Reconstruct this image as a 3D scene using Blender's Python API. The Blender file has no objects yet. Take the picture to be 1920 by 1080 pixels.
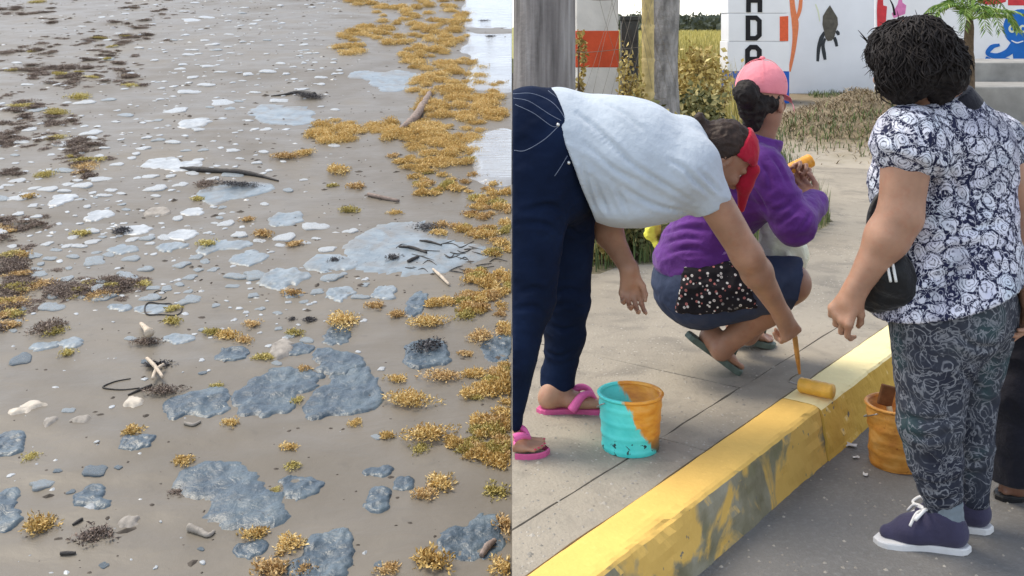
import bpy, bmesh, math, random
import numpy as np
from mathutils import Vector, Matrix, noise as mnoise
from mathutils.bvhtree import BVHTree

S = bpy.context.scene
COL = S.collection
rng = np.random.default_rng(7)
random.seed(7)

# ------------------------------------------------------------------ camera
CAM_Z = 1.5            # eye height above the road
FPX, CXP, HYP = 2000.0, 960.0, 50.0      # focal length, axis and horizon measured on the photograph (1920 wide)
cam_d = bpy.data.cameras.new('camera')
cam_d.sensor_width = 36.0
cam_d.lens = 36.0 * FPX / 1920.0
cam_d.shift_y = -(540.0 - HYP) / 1920.0
cam_d.clip_start = 0.05
cam_d.clip_end = 3000.0
cam = bpy.data.objects.new('camera', cam_d)
cam.location = (0, 0, CAM_Z)
cam.rotation_euler = (math.radians(90), 0, 0)
COL.objects.link(cam)
S.camera = cam

# ------------------------------------------------------------------ sky, sun, exposure
SUN_EL, SUN_AZ = math.radians(60), math.radians(-62)     # azimuth measured from +Y towards +X
w = bpy.data.worlds.new('World')
S.world = w
w.use_nodes = True
nt = w.node_tree
nt.nodes.clear()
sky = nt.nodes.new('ShaderNodeTexSky')
sky.sky_type = 'NISHITA'
sky.sun_disc = False
sky.sun_elevation = SUN_EL
sky.sun_rotation = SUN_AZ
sky.air_density = 1.0
sky.dust_density = 0.6
sky.ozone_density = 0.6
bg = nt.nodes.new('ShaderNodeBackground')
bg.inputs['Strength'].default_value = 0.145
wo = nt.nodes.new('ShaderNodeOutputWorld')
hs = nt.nodes.new('ShaderNodeHueSaturation')      # thin overcast: the whole sky is paler than clear blue
hs.inputs['Saturation'].default_value = 0.5
nt.links.new(sky.outputs[0], hs.inputs['Color'])
nt.links.new(hs.outputs[0], bg.inputs['Color'])
nt.links.new(bg.outputs[0], wo.inputs['Surface'])
sun_d = bpy.data.lights.new('sun', 'SUN')
sun_d.energy = 1.5
sun_d.angle = math.radians(30)
sun_d.color = (1.0, 0.89, 0.71)
sun = bpy.data.objects.new('sun', sun_d)
sv = Vector((math.sin(SUN_AZ) * math.cos(SUN_EL), math.cos(SUN_AZ) * math.cos(SUN_EL), math.sin(SUN_EL)))
sun.rotation_euler = sv.to_track_quat('Z', 'Y').to_euler()
sun.location = sv * 30
COL.objects.link(sun)
S.view_settings.view_transform = 'Standard'
S.view_settings.look = 'None'
S.view_settings.exposure = 1.1
S.view_settings.gamma = 1.0
S.view_settings.use_curve_mapping = False

# ------------------------------------------------------------------ measuring the photograph
WALK_Z = 0.18
def W(px, py, d):
    return np.array(((px - CXP) * d / FPX, d, CAM_Z - (py - HYP) * d / FPX))
def G(px, py, z=WALK_Z):
    return W(px, py, FPX * (CAM_Z - z) / (py - HYP))
# the beach bank: a gentle slope climbing away from the water's edge
B_H, B_S, B_TOP = 2.0, 0.15, 21.0
def plane_z(x, y):
    return CAM_Z - B_H + B_S * np.minimum(y, B_TOP)
def BXY(px, py):
    d = FPX * B_H / (py - HYP + FPX * B_S)
    return (px - CXP) * d / FPX, d

# ------------------------------------------------------------------ noise
def _hash(ix, iy, iz, seed):
    h = (ix.astype(np.int64) * 374761393 + iy.astype(np.int64) * 668265263 + iz.astype(np.int64) * 2147483647 + seed * 1274126177) & 0xFFFFFFFF
    h = ((h ^ (h >> 13)) * 1274126177) & 0xFFFFFFFF
    h = ((h ^ (h >> 15)) * 2246822519) & 0xFFFFFFFF
    return ((h ^ (h >> 16)) & 0xFFFFFF) / float(0xFFFFFF)
def vnoise(P, seed=0):
    P = np.asarray(P, dtype=np.float64)
    I = np.floor(P).astype(np.int64)
    f = P - I
    u = f * f * (3 - 2 * f)
    r = 0
    for dx in (0, 1):
        for dy in (0, 1):
            for dz in (0, 1):
                wgt = (u[:, 0] if dx else 1 - u[:, 0]) * (u[:, 1] if dy else 1 - u[:, 1]) * (u[:, 2] if dz else 1 - u[:, 2])
                r = r + wgt * _hash(I[:, 0] + dx, I[:, 1] + dy, I[:, 2] + dz, seed)
    return r * 2 - 1
def fbm(P, oct=3, seed=0):
    P = np.asarray(P, dtype=np.float64)
    a, r = 1.0, 0
    for o in range(oct):
        r = r + a * vnoise(P * (2 ** o) + 17.3 * o, seed + o)
        a *= 0.5
    return r
def n2(x, y, s, oct=3, seed=0):
    x = np.asarray(x, float).ravel(); y = np.asarray(y, float).ravel()
    return fbm(np.stack([x * s, y * s, np.zeros_like(x) + 0.37], 1), oct, seed)

# ------------------------------------------------------------------ materials
MATS = {}
class NT:
    def __init__(s, name):
        s.m = bpy.data.materials.new(name); s.m.use_nodes = True
        s.t = s.m.node_tree
        s.b = s.t.nodes['Principled BSDF']
        s.tc = None
        MATS[name] = s.m
    def node(s, typ, ins=None, **attrs):
        n = s.t.nodes.new(typ)
        for k, v in attrs.items(): setattr(n, k, v)
        for k, v in (ins or {}).items(): s.set(n, k, v)
        return n
    def set(s, n, k, v):
        if isinstance(v, bpy.types.NodeSocket): s.t.links.new(v, n.inputs[k])
        else:
            if isinstance(v, (tuple, list)) and len(v) == 3 and n.inputs[k].type == 'RGBA': v = (*v, 1)
            n.inputs[k].default_value = v
    def coord(s, kind='Object', scale=None, rot=None):
        if s.tc is None: s.tc = s.node('ShaderNodeTexCoord')
        o = s.tc.outputs[kind]
        if scale or rot:
            mp = s.node('ShaderNodeMapping', {'Vector': o})
            if scale: mp.inputs['Scale'].default_value = scale
            if rot: mp.inputs['Rotation'].default_value = rot
            o = mp.outputs[0]
        return o
    def noise(s, scale, detail=4, rough=.55, co=None, dist=0):
        n = s.node('ShaderNodeTexNoise', {'Scale': scale, 'Detail': detail, 'Roughness': rough, 'Distortion': dist, 'Vector': co or s.coord()})
        return n.outputs['Fac']
    def voro(s, scale, co=None, feature='F1', out='Distance', rand=1):
        n = s.node('ShaderNodeTexVoronoi', {'Scale': scale, 'Vector': co or s.coord(), 'Randomness': rand}, feature=feature)
        return n.outputs[out]
    def ramp(s, fac, stops, interp='LINEAR'):
        n = s.node('ShaderNodeValToRGB', {'Fac': fac})
        n.color_ramp.interpolation = interp
        e = n.color_ramp.elements
        while len(e) < len(stops): e.new(0.5)
        for i, (p, c) in enumerate(stops):
            e[i].position = p
            e[i].color = (*c, 1) if isinstance(c, (tuple, list)) else (c, c, c, 1)
        return n.outputs['Color']
    def mix(s, fac, a, b, mode='MIX'):
        n = s.node('ShaderNodeMix', data_type='RGBA', blend_type=mode)
        s.set(n, 0, fac); s.set(n, 6, a if not isinstance(a, tuple) else (*a, 1)[:4]); s.set(n, 7, b if not isinstance(b, tuple) else (*b, 1)[:4])
        return n.outputs[2]
    def math(s, op, a, b=0.0, c=None, clamp=False):
        n = s.node('ShaderNodeMath', operation=op, use_clamp=clamp)
        s.set(n, 0, a); s.set(n, 1, b)
        if c is not None: s.set(n, 2, c)
        return n.outputs[0]
    def vmath(s, op, a, b):
        n = s.node('ShaderNodeVectorMath', operation=op)
        s.set(n, 0, a); s.set(n, 1, b)
        return n.outputs[0]
    def sep(s, v):
        return s.node('ShaderNodeSeparateXYZ', {0: v}).outputs
    def attr(s, name, out='Fac'):
        return s.node('ShaderNodeAttribute', attribute_name=name).outputs[out]
    def rnd(s):
        return s.node('ShaderNodeObjectInfo').outputs['Random']
    def bump(s, h, strength=.3, dist=.01):
        n = s.node('ShaderNodeBump', {'Height': h, 'Strength': strength, 'Distance': dist})
        s.set(s.b, 'Normal', n.outputs[0])
    def out(s, color=None, rough=None, spec=None, **k):
        if color is not None: s.set(s.b, 'Base Color', color)
        if rough is not None: s.set(s.b, 'Roughness', rough)
        if spec is not None: s.set(s.b, 'Specular IOR Level', spec)
        for kk, v in k.items(): s.set(s.b, kk.replace('_', ' '), v)
        return s.m

def plain(name, c, rough=.6, spec=.4, var=.15, scale=30, bump=.15, bscale=120, metallic=0.0):
    """a material of one colour with its own mottling and fine relief"""
    t = NT(name)
    f = t.noise(scale, 5)
    lo = tuple(x * (1 - var) for x in c); hi = tuple(min(1, x * (1 + var)) for x in c)
    col = t.ramp(f, [(.3, lo), (.7, hi)])
    t.bump(t.noise(bscale, 3), bump, .004)
    return t.out(col, rough, spec, Metallic=metallic)

def cloth(name, c, var=.12, rough=.85, weave=900, fold=14):
    t = NT(name)
    f = t.noise(9, 4)
    lo = tuple(x * (1 - var) for x in c); hi = tuple(min(1, x * (1 + var)) for x in c)
    col = t.ramp(f, [(.3, lo), (.7, hi)])
    h = t.math('ADD', t.math('MULTIPLY', t.noise(fold * 3, 3), 1.0), t.math('MULTIPLY', t.noise(weave, 1), .05))
    t.bump(h, .35, .012)
    return t.out(col, rough, .2, Sheen_Weight=.15)

# ------------------------------------------------------------------ objects
def tag(o, label=None, cat=None, group=None, kind=None):
    if label: o['label'] = label
    if cat: o['category'] = cat
    if group: o['group'] = group
    if kind: o['kind'] = kind
    return o
def thing(name, label, cat, loc=(0, 0, 0), group=None):
    o = bpy.data.objects.new(name, None)
    o.empty_display_size = .1
    o.location = loc
    COL.objects.link(o)
    return tag(o, label, cat, group)
def link(name, me, parent=None, mat=None):
    o = bpy.data.objects.new(name, me)
    COL.objects.link(o)
    if parent is not None: o.parent = parent
    if mat is not None and not me.materials:
        for m in (mat if isinstance(mat, (list, tuple)) else [mat]): me.materials.append(m)
    return o
def root_of(parent):
    p, off = parent, Vector((0, 0, 0))
    while p is not None:
        off = off + Vector(p.location); p = p.parent
    return np.array(off)
def mesh_np(name, V, Fq, smooth=True, attr=None):
    """V (n,3), Fq (m,k) all faces of the same size"""
    me = bpy.data.meshes.new(name)
    V = np.asarray(V, np.float32); Fq = np.asarray(Fq, np.int32)
    k = Fq.shape[1]
    me.vertices.add(len(V)); me.vertices.foreach_set('co', V.ravel())
    me.loops.add(Fq.size); me.loops.foreach_set('vertex_index', Fq.ravel())
    me.polygons.add(len(Fq))
    me.polygons.foreach_set('loop_start', np.arange(0, Fq.size, k, dtype=np.int32))
    me.polygons.foreach_set('loop_total', np.full(len(Fq), k, np.int32))
    me.polygons.foreach_set('use_smooth', np.full(len(Fq), smooth, bool))
    if attr is not None:
        a = me.attributes.new('tint', 'FLOAT', 'POINT')
        a.data.foreach_set('value', np.asarray(attr, np.float32))
    me.update(calc_edges=True)
    me.validate()
    return me
def put(name, V, Fq, mat, parent=None, smooth=True, attr=None):
    """world-space mesh -> object; a child keeps its root's base as origin"""
    V = np.asarray(V, float)
    if parent is not None:
        V = V - root_of(parent)
        return link(name, mesh_np(name, V, Fq, smooth, attr), parent, mat)
    return link(name, mesh_np(name, V, Fq, smooth, attr), None, mat)
def bm_obj(name, bm, mat, parent=None, smooth=False):
    """world-space bmesh -> object"""
    off = Vector(root_of(parent)) if parent is not None else Vector((0, 0, 0))
    bmesh.ops.translate(bm, verts=bm.verts, vec=-off)
    bmesh.ops.recalc_face_normals(bm, faces=bm.faces)
    me = bpy.data.meshes.new(name)
    bm.to_mesh(me); bm.free()
    for p in me.polygons: p.use_smooth = smooth
    return link(name, me, parent, mat)

def add_box(bm, c, size, rz=0, bevel=0, M=None):
    r = bmesh.ops.create_cube(bm, size=1.0)
    vs = r['verts']
    bmesh.ops.scale(bm, vec=size, verts=vs)
    if bevel:
        es = list({e for v in vs for e in v.link_edges})
        rr = bmesh.ops.bevel(bm, geom=es, offset=bevel, segments=2, affect='EDGES', profile=.5)
        vs = list({v for f in rr['faces'] for v in f.verts} | {v for v in vs if v.is_valid})
    m = Matrix.Translation(Vector(c)) @ (M if M is not None else Matrix.Rotation(rz, 4, 'Z'))
    bmesh.ops.transform(bm, matrix=m, verts=vs)
    return vs
def tube_np(pts, rad, n=8, closed=False, wob=0, seed=0):
    """tube along a polyline, radius per point, capped"""
    P = np.asarray(pts, float); m = len(P)
    R = np.atleast_1d(np.asarray(rad, float))
    R = np.interp(np.linspace(0, 1, m), np.linspace(0, 1, len(R)), R)
    T = np.gradient(P, axis=0)
    if closed:
        T = np.roll(P, -1, 0) - np.roll(P, 1, 0)
    T /= np.linalg.norm(T, axis=1)[:, None] + 1e-9
    up = np.array((0, 0, 1.)) if abs(T[0][2]) < .9 else np.array((1., 0, 0))
    V = []
    u = np.cross(T[0], up); u /= np.linalg.norm(u)
    r2 = np.random.default_rng(seed)
    for i in range(m):
        u = u - T[i] * np.dot(u, T[i]); u /= np.linalg.norm(u) + 1e-9
        v = np.cross(T[i], u)
        a = np.arange(n) * 2 * np.pi / n
        rr = R[i] * (1 + wob * (r2.random(n) - .5))
        V.append(P[i] + np.outer(np.cos(a) * rr, u) + np.outer(np.sin(a) * rr, v))
    V = np.concatenate(V)
    Fq = []
    for i in range(m if closed else m - 1):
        j = (i + 1) % m
        for k in range(n):
            Fq.append((i * n + k, i * n + (k + 1) % n, j * n + (k + 1) % n, j * n + k))
    if not closed:
        c0, c1 = len(V), len(V) + 1
        V = np.concatenate([V, P[:1], P[-1:]])
        for k in range(n):
            Fq.append((c0, (k + 1) % n, k, k)); Fq.append((c1, (m - 1) * n + k, (m - 1) * n + (k + 1) % n, (m - 1) * n + (k + 1) % n))
    return V, np.array(Fq)
def join_np(parts):
    Vs, Fs, o = [], [], 0
    for V, F_ in parts:
        Vs.append(V); Fs.append(np.asarray(F_) + o); o += len(V)
    return np.concatenate(Vs), np.concatenate(Fs)
def fix_degenerate(me):
    bm = bmesh.new(); bm.from_mesh(me)
    bmesh.ops.dissolve_degenerate(bm, dist=1e-7, edges=bm.edges)
    bm.to_mesh(me); bm.free()
def tri_split(Fq):
    """quads (degenerate ones allowed) -> triangles"""
    Fq = np.asarray(Fq)
    a = Fq[:, [0, 1, 2]]; b = Fq[:, [0, 2, 3]]
    T = np.concatenate([a, b])
    ok = (T[:, 0] != T[:, 1]) & (T[:, 1] != T[:, 2]) & (T[:, 0] != T[:, 2])
    return T[ok]
def put_tube(name, pts, rad, mat, parent=None, n=8, closed=False, wob=0, seed=0):
    V, Fq = tube_np(pts, rad, n, closed, wob, seed)
    return put(name, V, tri_split(Fq), mat, parent)
def curve_pts(ctrl, n=16):
    """Catmull-Rom through control points"""
    P = np.asarray(ctrl, float)
    P = np.concatenate([2 * P[:1] - P[1:2], P, 2 * P[-1:] - P[-2:-1]])
    out = []
    segs = len(P) - 3
    for i in range(segs):
        for t in np.linspace(0, 1, n, endpoint=(i == segs - 1)):
            a, b, c, d = P[i], P[i + 1], P[i + 2], P[i + 3]
            out.append(.5 * ((2 * b) + (c - a) * t + (2 * a - 5 * b + 4 * c - d) * t * t + (3 * b - a - 3 * c + d) * t ** 3))
    return np.array(out)
def lathe_np(prof, n=32, c=(0, 0, 0)):
    """profile [(r,z)...] about z"""
    m = len(prof)
    a = np.arange(n) * 2 * np.pi / n
    V = np.concatenate([np.stack([r * np.cos(a), r * np.sin(a), np.full(n, z)], 1) for r, z in prof]) + np.array(c)
    Fq = [(i * n + k, i * n + (k + 1) % n, (i + 1) * n + (k + 1) % n, (i + 1) * n + k) for i in range(m - 1) for k in range(n)]
    return V, np.array(Fq)
def extrude_poly(bm, pts2, z0, z1):
    """prism from a counter-clockwise outline"""
    lo = [bm.verts.new((x, y, z0)) for x, y in pts2]
    hi = [bm.verts.new((x, y, z1)) for x, y in pts2]
    bm.faces.new(hi); bm.faces.new(lo[::-1])
    k = len(pts2)
    for i in range(k):
        bm.faces.new((lo[i], lo[(i + 1) % k], hi[(i + 1) % k], hi[i]))

# ------------------------------------------------------------------ implicit bodies (tapered limbs melted into one surface)
class Body:
    def __init__(s): s.p = []
    def cone(s, a, b, ra, rb, k=.03, tags='', clip=None, op='u'):
        s.p.append(('c', np.asarray(a, float), np.asarray(b, float), ra, rb, k, tags, clip, op)); return s
    def ell(s, c, r, k=.03, tags='', R=None, clip=None, op='u'):
        s.p.append(('e', np.asarray(c, float), np.asarray(r, float), np.eye(3) if R is None else np.asarray(R, float), None, k, tags, clip, op)); return s
    def sub(s, tags):
        b = Body(); b.p = [p for p in s.p if set(p[6].split()) & set(tags.split())]; return b
    def bake(s, res, grow=0.0, planes=(), pad=.03):
        lo, hi = np.full(3, 1e9), np.full(3, -1e9)
        bb = []
        for p in s.p:
            if p[0] == 'c':
                l = np.minimum(p[1] - p[3], p[2] - p[4]); h = np.maximum(p[1] + p[3], p[2] + p[4])
            else:
                e = np.abs(p[3]) @ p[2]; l, h = p[1] - e, p[1] + e
            bb.append((l - grow, h + grow))
            if p[8] == 'u': lo = np.minimum(lo, l - grow); hi = np.maximum(hi, h + grow)
        for (q, n) in planes:            # axis-aligned cuts shrink the box
            for ax in range(3):
                if n[ax] > .999: hi[ax] = min(hi[ax], q[ax] + 2 * res)
                if n[ax] < -.999: lo[ax] = max(lo[ax], q[ax] - 2 * res)
        lo = lo - pad; hi = hi + pad
        n = np.maximum(4, np.ceil((hi - lo) / res).astype(int) + 1)
        X = [(lo[i] + res * np.arange(n[i])).astype(np.float32) for i in range(3)]
        f = np.full(n, 1.0, np.float32)
        for p, (l, h) in zip(s.p, bb):
            k = p[5]; m = k + 4 * res
            i0 = np.clip(np.floor((l - m - lo) / res).astype(int), 0, n); i1 = np.clip(np.ceil((h + m - lo) / res).astype(int) + 1, 0, n)
            if np.any(i1 <= i0): continue
            sl = tuple(slice(i0[a], i1[a]) for a in range(3))
            x = X[0][sl[0]][:, None, None]; y = X[1][sl[1]][None, :, None]; z = X[2][sl[2]][None, None, :]
            if p[0] == 'c':
                a, b, ra, rb = p[1:5]
                ba = b - a; L2 = max(1e-9, float(ba @ ba))
                ax, ay, az = x - np.float32(a[0]), y - np.float32(a[1]), z - np.float32(a[2])
                t = np.clip((ax * np.float32(ba[0]) + ay * np.float32(ba[1]) + az * np.float32(ba[2])) / np.float32(L2), 0, 1)
                d = np.sqrt((ax - t * np.float32(ba[0])) ** 2 + (ay - t * np.float32(ba[1])) ** 2 + (az - t * np.float32(ba[2])) ** 2) - (np.float32(ra) + np.float32(rb - ra) * t)
            else:
                c, r, R = p[1:4]
                ax, ay, az = x - np.float32(c[0]), y - np.float32(c[1]), z - np.float32(c[2])
                q = [ax * np.float32(R[0, j]) + ay * np.float32(R[1, j]) + az * np.float32(R[2, j]) for j in range(3)]
                k0 = np.sqrt(sum((q[j] / np.float32(r[j])) ** 2 for j in range(3))) + 1e-6
                k1 = np.sqrt(sum((q[j] / np.float32(r[j] ** 2)) ** 2 for j in range(3))) + 1e-6
                d = k0 * (k0 - 1) / k1
            d = d - np.float32(grow)
            if p[7]:
                for (q0, nn) in p[7]:
                    nn = np.asarray(nn, float) / np.linalg.norm(nn)
                    d = np.maximum(d, (x - np.float32(q0[0])) * np.float32(nn[0]) + (y - np.float32(q0[1])) * np.float32(nn[1]) + (z - np.float32(q0[2])) * np.float32(nn[2]))
            o = f[sl]
            if p[8] == 'u':
                if k > 0:
                    hh = np.clip(.5 + .5 * (d - o) / np.float32(k), 0, 1)
                    f[sl] = d * (1 - hh) + o * hh - np.float32(k) * hh * (1 - hh)
                else: f[sl] = np.minimum(o, d)
            else:
                f[sl] = np.maximum(o, -d)
        for (q, nn) in planes:
            nn = np.asarray(nn, float) / np.linalg.norm(nn)
            f = np.maximum(f, (X[0][:, None, None] - np.float32(q[0])) * np.float32(nn[0]) + (X[1][None, :, None] - np.float32(q[1])) * np.float32(nn[1]) + (X[2][None, None, :] - np.float32(q[2])) * np.float32(nn[2]))
        f[0] = f[-1] = 1; f[:, 0] = f[:, -1] = 1; f[:, :, 0] = f[:, :, -1] = 1
        return surface_nets(f, lo, res)

def surface_nets(f, lo, res):
    s = f < 0
    nx, ny, nz = f.shape
    cnt = np.zeros((nx - 1, ny - 1, nz - 1), np.int8)
    corners = [(a, b, c) for a in (0, 1) for b in (0, 1) for c in (0, 1)]
    for a, b, c in corners: cnt += s[a:nx - 1 + a, b:ny - 1 + b, c:nz - 1 + c]
    act = (cnt > 0) & (cnt < 8)
    I = np.argwhere(act)
    idx = np.full(act.shape, -1, np.int64); idx[act] = np.arange(len(I))
    vals = {co: f[I[:, 0] + co[0], I[:, 1] + co[1], I[:, 2] + co[2]].astype(np.float64) for co in corners}
    acc = np.zeros((len(I), 3)); num = np.zeros(len(I))
    for ax in range(3):
        for co in corners:
            if co[ax]: continue
            c2 = list(co); c2[ax] = 1; c2 = tuple(c2)
            v0, v1 = vals[co], vals[c2]
            cr = (v0 < 0) != (v1 < 0)
            t = np.where(cr, v0 / np.where(cr, v0 - v1, 1), 0)
            p = np.zeros((len(I), 3)) + np.array(co); p[:, ax] = t
            acc += p * cr[:, None]; num += cr
    V = (I + acc / num[:, None]) * res + lo
    Fs = []
    for ax in range(3):
        a0 = [slice(None)] * 3; a1 = [slice(None)] * 3
        a0[ax] = slice(0, -1); a1[ax] = slice(1, None)
        s0, s1 = s[tuple(a0)], s[tuple(a1)]
        E = np.argwhere(s0 != s1)
        b, c = (ax + 1) % 3, (ax + 2) % 3
        ok = (E[:, b] > 0) & (E[:, c] > 0) & (E[:, b] < f.shape[b] - 1) & (E[:, c] < f.shape[c] - 1)
        E = E[ok]
        fl = s0[E[:, 0], E[:, 1], E[:, 2]]
        def cell(db, dc):
            q = E.copy(); q[:, b] += db; q[:, c] += dc
            return idx[q[:, 0], q[:, 1], q[:, 2]]
        q = np.stack([cell(-1, -1), cell(0, -1), cell(0, 0), cell(-1, 0)], 1)
        q[~fl] = q[~fl][:, ::-1]
        Fs.append(q)
    Fq = np.concatenate(Fs)
    Fq = Fq[(Fq >= 0).all(1)]
    return V, Fq

def normals_np(V, Fq):
    n = np.cross(V[Fq[:, 2]] - V[Fq[:, 0]], V[Fq[:, 3]] - V[Fq[:, 1]])
    N = np.zeros_like(V)
    for k in range(4): np.add.at(N, Fq[:, k], n)
    return N / (np.linalg.norm(N, axis=1)[:, None] + 1e-12)
def wrinkle(V, Fq, amp, scale=(10, 10, 10), seed=0, oct=3, ridged=True, R=None):
    """cloth creases: ridged noise pushed along the normals"""
    N = normals_np(V, Fq)
    P = (V if R is None else V @ np.asarray(R)) * np.asarray(scale, float)
    n = fbm(P, oct, seed)
    if ridged: n = 1 - 2 * np.abs(n)
    return V + N * (amp * n)[:, None]
def smooth_np(V, Fq, it=2, lam=.5):
    for _ in range(it):
        A = np.zeros_like(V); c = np.zeros(len(V))
        for k in range(4):
            j = Fq[:, (k + 1) % 4]; i = Fq[:, k]
            np.add.at(A, i, V[j]); np.add.at(A, j, V[i]); np.add.at(c, i, 1); np.add.at(c, j, 1)
        V = V + lam * (A / c[:, None] - V)
    return V

def unit(v):
    v = np.asarray(v, float); return v / (np.linalg.norm(v) + 1e-12)
def frame(up, fwd):
    """columns: side, fwd, up"""
    up = unit(up); fwd = unit(np.asarray(fwd, float) - up * np.dot(fwd, up)); side = np.cross(fwd, up)
    return np.stack([side, fwd, up], 1)

def compact(V, Fq):
    u, inv = np.unique(Fq, return_inverse=True)
    return V[u], inv.reshape(Fq.shape)
def recentre(o):
    """origin at the thing's own base"""
    me = o.data
    co = np.empty(len(me.vertices) * 3, np.float32); me.vertices.foreach_get('co', co); co = co.reshape(-1, 3)
    c = co.mean(0); c[2] = co[:, 2].min()
    co -= c; me.vertices.foreach_set('co', co.ravel()); me.update()
    o.location = Vector(c.tolist())
    return o
# ================================================================== SETTING
def beach_relief(x, y):
    x = np.asarray(x, float); y = np.asarray(y, float); sh = x.shape
    r = .018 * n2(x, y, .55, 3, 11) + .006 * n2(x, y * 1.6, 2.2, 3, 12)
    rip = np.sin((y + .25 * n2(x, y, .9, 2, 13).reshape(sh)) * 26 + 3 * n2(x, y, .7, 2, 14).reshape(sh)) * .0022
    return r.reshape(sh) + rip * np.clip(n2(x, y, .6, 2, 15).reshape(sh) + .3, 0, 1)
def beach_z(x, y):
    return plane_z(np.asarray(x, float), np.asarray(y, float)) + beach_relief(x, y)

# --- materials of the ground
t = NT('wet_sand')
n1 = t.noise(1.3, 6); n2_ = t.noise(14, 5); n3 = t.noise(260, 2)
co = t.coord('Object', scale=(1.0, 2.6, 1.0))
n4 = t.noise(5, 4, co=co, dist=.6)
c = t.ramp(n1, [(.3, (.146, .125, .096)), (.7, (.196, .171, .136))])
c = t.mix(t.math('MULTIPLY', t.ramp(n4, [(.48, 0.), (.75, 1.)]), .45), c, (.138, .122, .098))
c = t.mix(t.ramp(n2_, [(.62, 0.), (.78, .45)]), c, (.105, .094, .077))
rg = t.ramp(n1, [(.3, .55), (.5, .40), (.72, .58)])
h = t.math('ADD', t.math('MULTIPLY', n4, .8), t.math('ADD', t.math('MULTIPLY', n2_, .5), t.math('MULTIPLY', n3, .08)))
t.bump(h, .35, .012)
t.out(c, rg, .3)

t = NT('shore_water')
t.bump(t.noise(4, 5, co=t.coord('Object', scale=(1, 4.5, 1)), dist=.6), .3, .03)
t.out(t.ramp(t.noise(2, 3), [(.3, (.25, .25, .25)), (.7, (.36, .36, .35))]), .08, .8)

t = NT('road_asphalt')
n1 = t.noise(1.7, 6); n2_ = t.noise(60, 4); v = t.voro(140)
c = t.ramp(n1, [(.3, (.135, .130, .122)), (.7, (.225, .215, .20))])
c = t.mix(t.ramp(n2_, [(.5, 0.), (.75, .5)]), c, (.26, .26, .25))
c = t.mix(t.math('MULTIPLY', t.ramp(t.voro(61), [(.0, .7), (.14, 0.)]), t.ramp(t.noise(6, 3), [(.45, 0.), (.7, 1.)])), c, (.30, .29, .27))
t.bump(t.math('ADD', t.math('MULTIPLY', v, .5), n2_), .6, .006)
t.out(c, .75, .3)

t = NT('walk_concrete')
n1 = t.noise(.9, 6); n2_ = t.noise(22, 5); n3 = t.noise(5, 6, dist=.8)
c = t.ramp(n1, [(.3, (.275, .245, .20)), (.7, (.41, .365, .295))])
c = t.mix(t.ramp(n3, [(.48, 0.), (.70, .65)]), c, (.195, .178, .152))
c = t.mix(t.ramp(n2_, [(.6, 0.), (.8, .5)]), c, (.17, .155, .14))
sp = t.mix(t.math('MULTIPLY', t.ramp(t.voro(42), [(.10, 1.), (.2, 0.)]), t.ramp(t.noise(2.5, 3), [(.45, 0.), (.65, .9)])), c, (.58, .54, .47))
c = t.mix(t.ramp(t.voro(17), [(.04, .8), (.09, 0.)]), sp, (.10, .09, .08))
t.bump(t.math('ADD', t.noise(90, 4), t.math('MULTIPLY', t.noise(18, 5), .9)), .55, .008)
t.out(c, .95, .1)

plain('joint_dirt', (.21, .185, .15), .95, .1)
t = NT('yard_dirt')
n1 = t.noise(.35, 6)
c = t.ramp(n1, [(.3, (.33, .295, .24)), (.7, (.45, .40, .325))])
c = t.mix(t.ramp(t.noise(1.4, 5), [(.55, 0.), (.75, .7)]), c, (.22, .19, .12))
c = t.mix(t.ramp(t.math('ADD', t.sep(t.coord())[2], t.math('MULTIPLY', t.noise(5, 4), .12)), [(.27, 0.), (.40, .85)]), c, (.20, .155, .095))
t.bump(t.noise(14, 5), .5, .03)
t.out(c, .95, .1)
t = NT('verge_soil')
c = t.ramp(t.noise(1.6, 6), [(.3, (.16, .14, .085)), (.7, (.33, .28, .19))])
t.bump(t.noise(12, 5), .6, .04)
t.out(c, .95, .1)
t = NT('field_ground')
c = t.ramp(t.noise(.05, 5), [(.3, (.30, .30, .10)), (.7, (.42, .38, .15))])
t.out(c, .95, .1)

# --- the beach bank (ends where the street begins; its cut edge is a sand face)
us = np.concatenate([np.linspace(-1.5, -.56, 60, endpoint=False), np.linspace(-.56, 0, 400)])
ys = 2.0 * (B_TOP / 2.0) ** np.linspace(0, 1, 470)
ys = np.concatenate([ys, np.linspace(B_TOP + .6, 45, 30)])
YY, UU = np.meshgrid(ys, us, indexing='ij')
XX = UU * YY
ZZ = beach_z(XX, YY)
nr, nc = XX.shape
V = np.stack([XX, YY, ZZ], 2).reshape(-1, 3)
ii = np.arange(nr * nc).reshape(nr, nc)
Fq = np.stack([ii[:-1, :-1], ii[:-1, 1:], ii[1:, 1:], ii[1:, :-1]], 2).reshape(-1, 4)
# skirt on the street side
sk = V[ii[:, -1]].copy(); sk[:, 2] = -1.2
b1 = len(V); b0 = b1 + nr; V = np.concatenate([V, V[ii[:, -1]], sk])
kk = np.arange(nr - 1)
Fq = np.concatenate([Fq, np.stack([b1 + kk, b0 + kk, b0 + kk + 1, b1 + kk + 1], 1)])
o = put('beach_sand', V, Fq, MATS['wet_sand']); tag(o, kind='structure')

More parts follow.
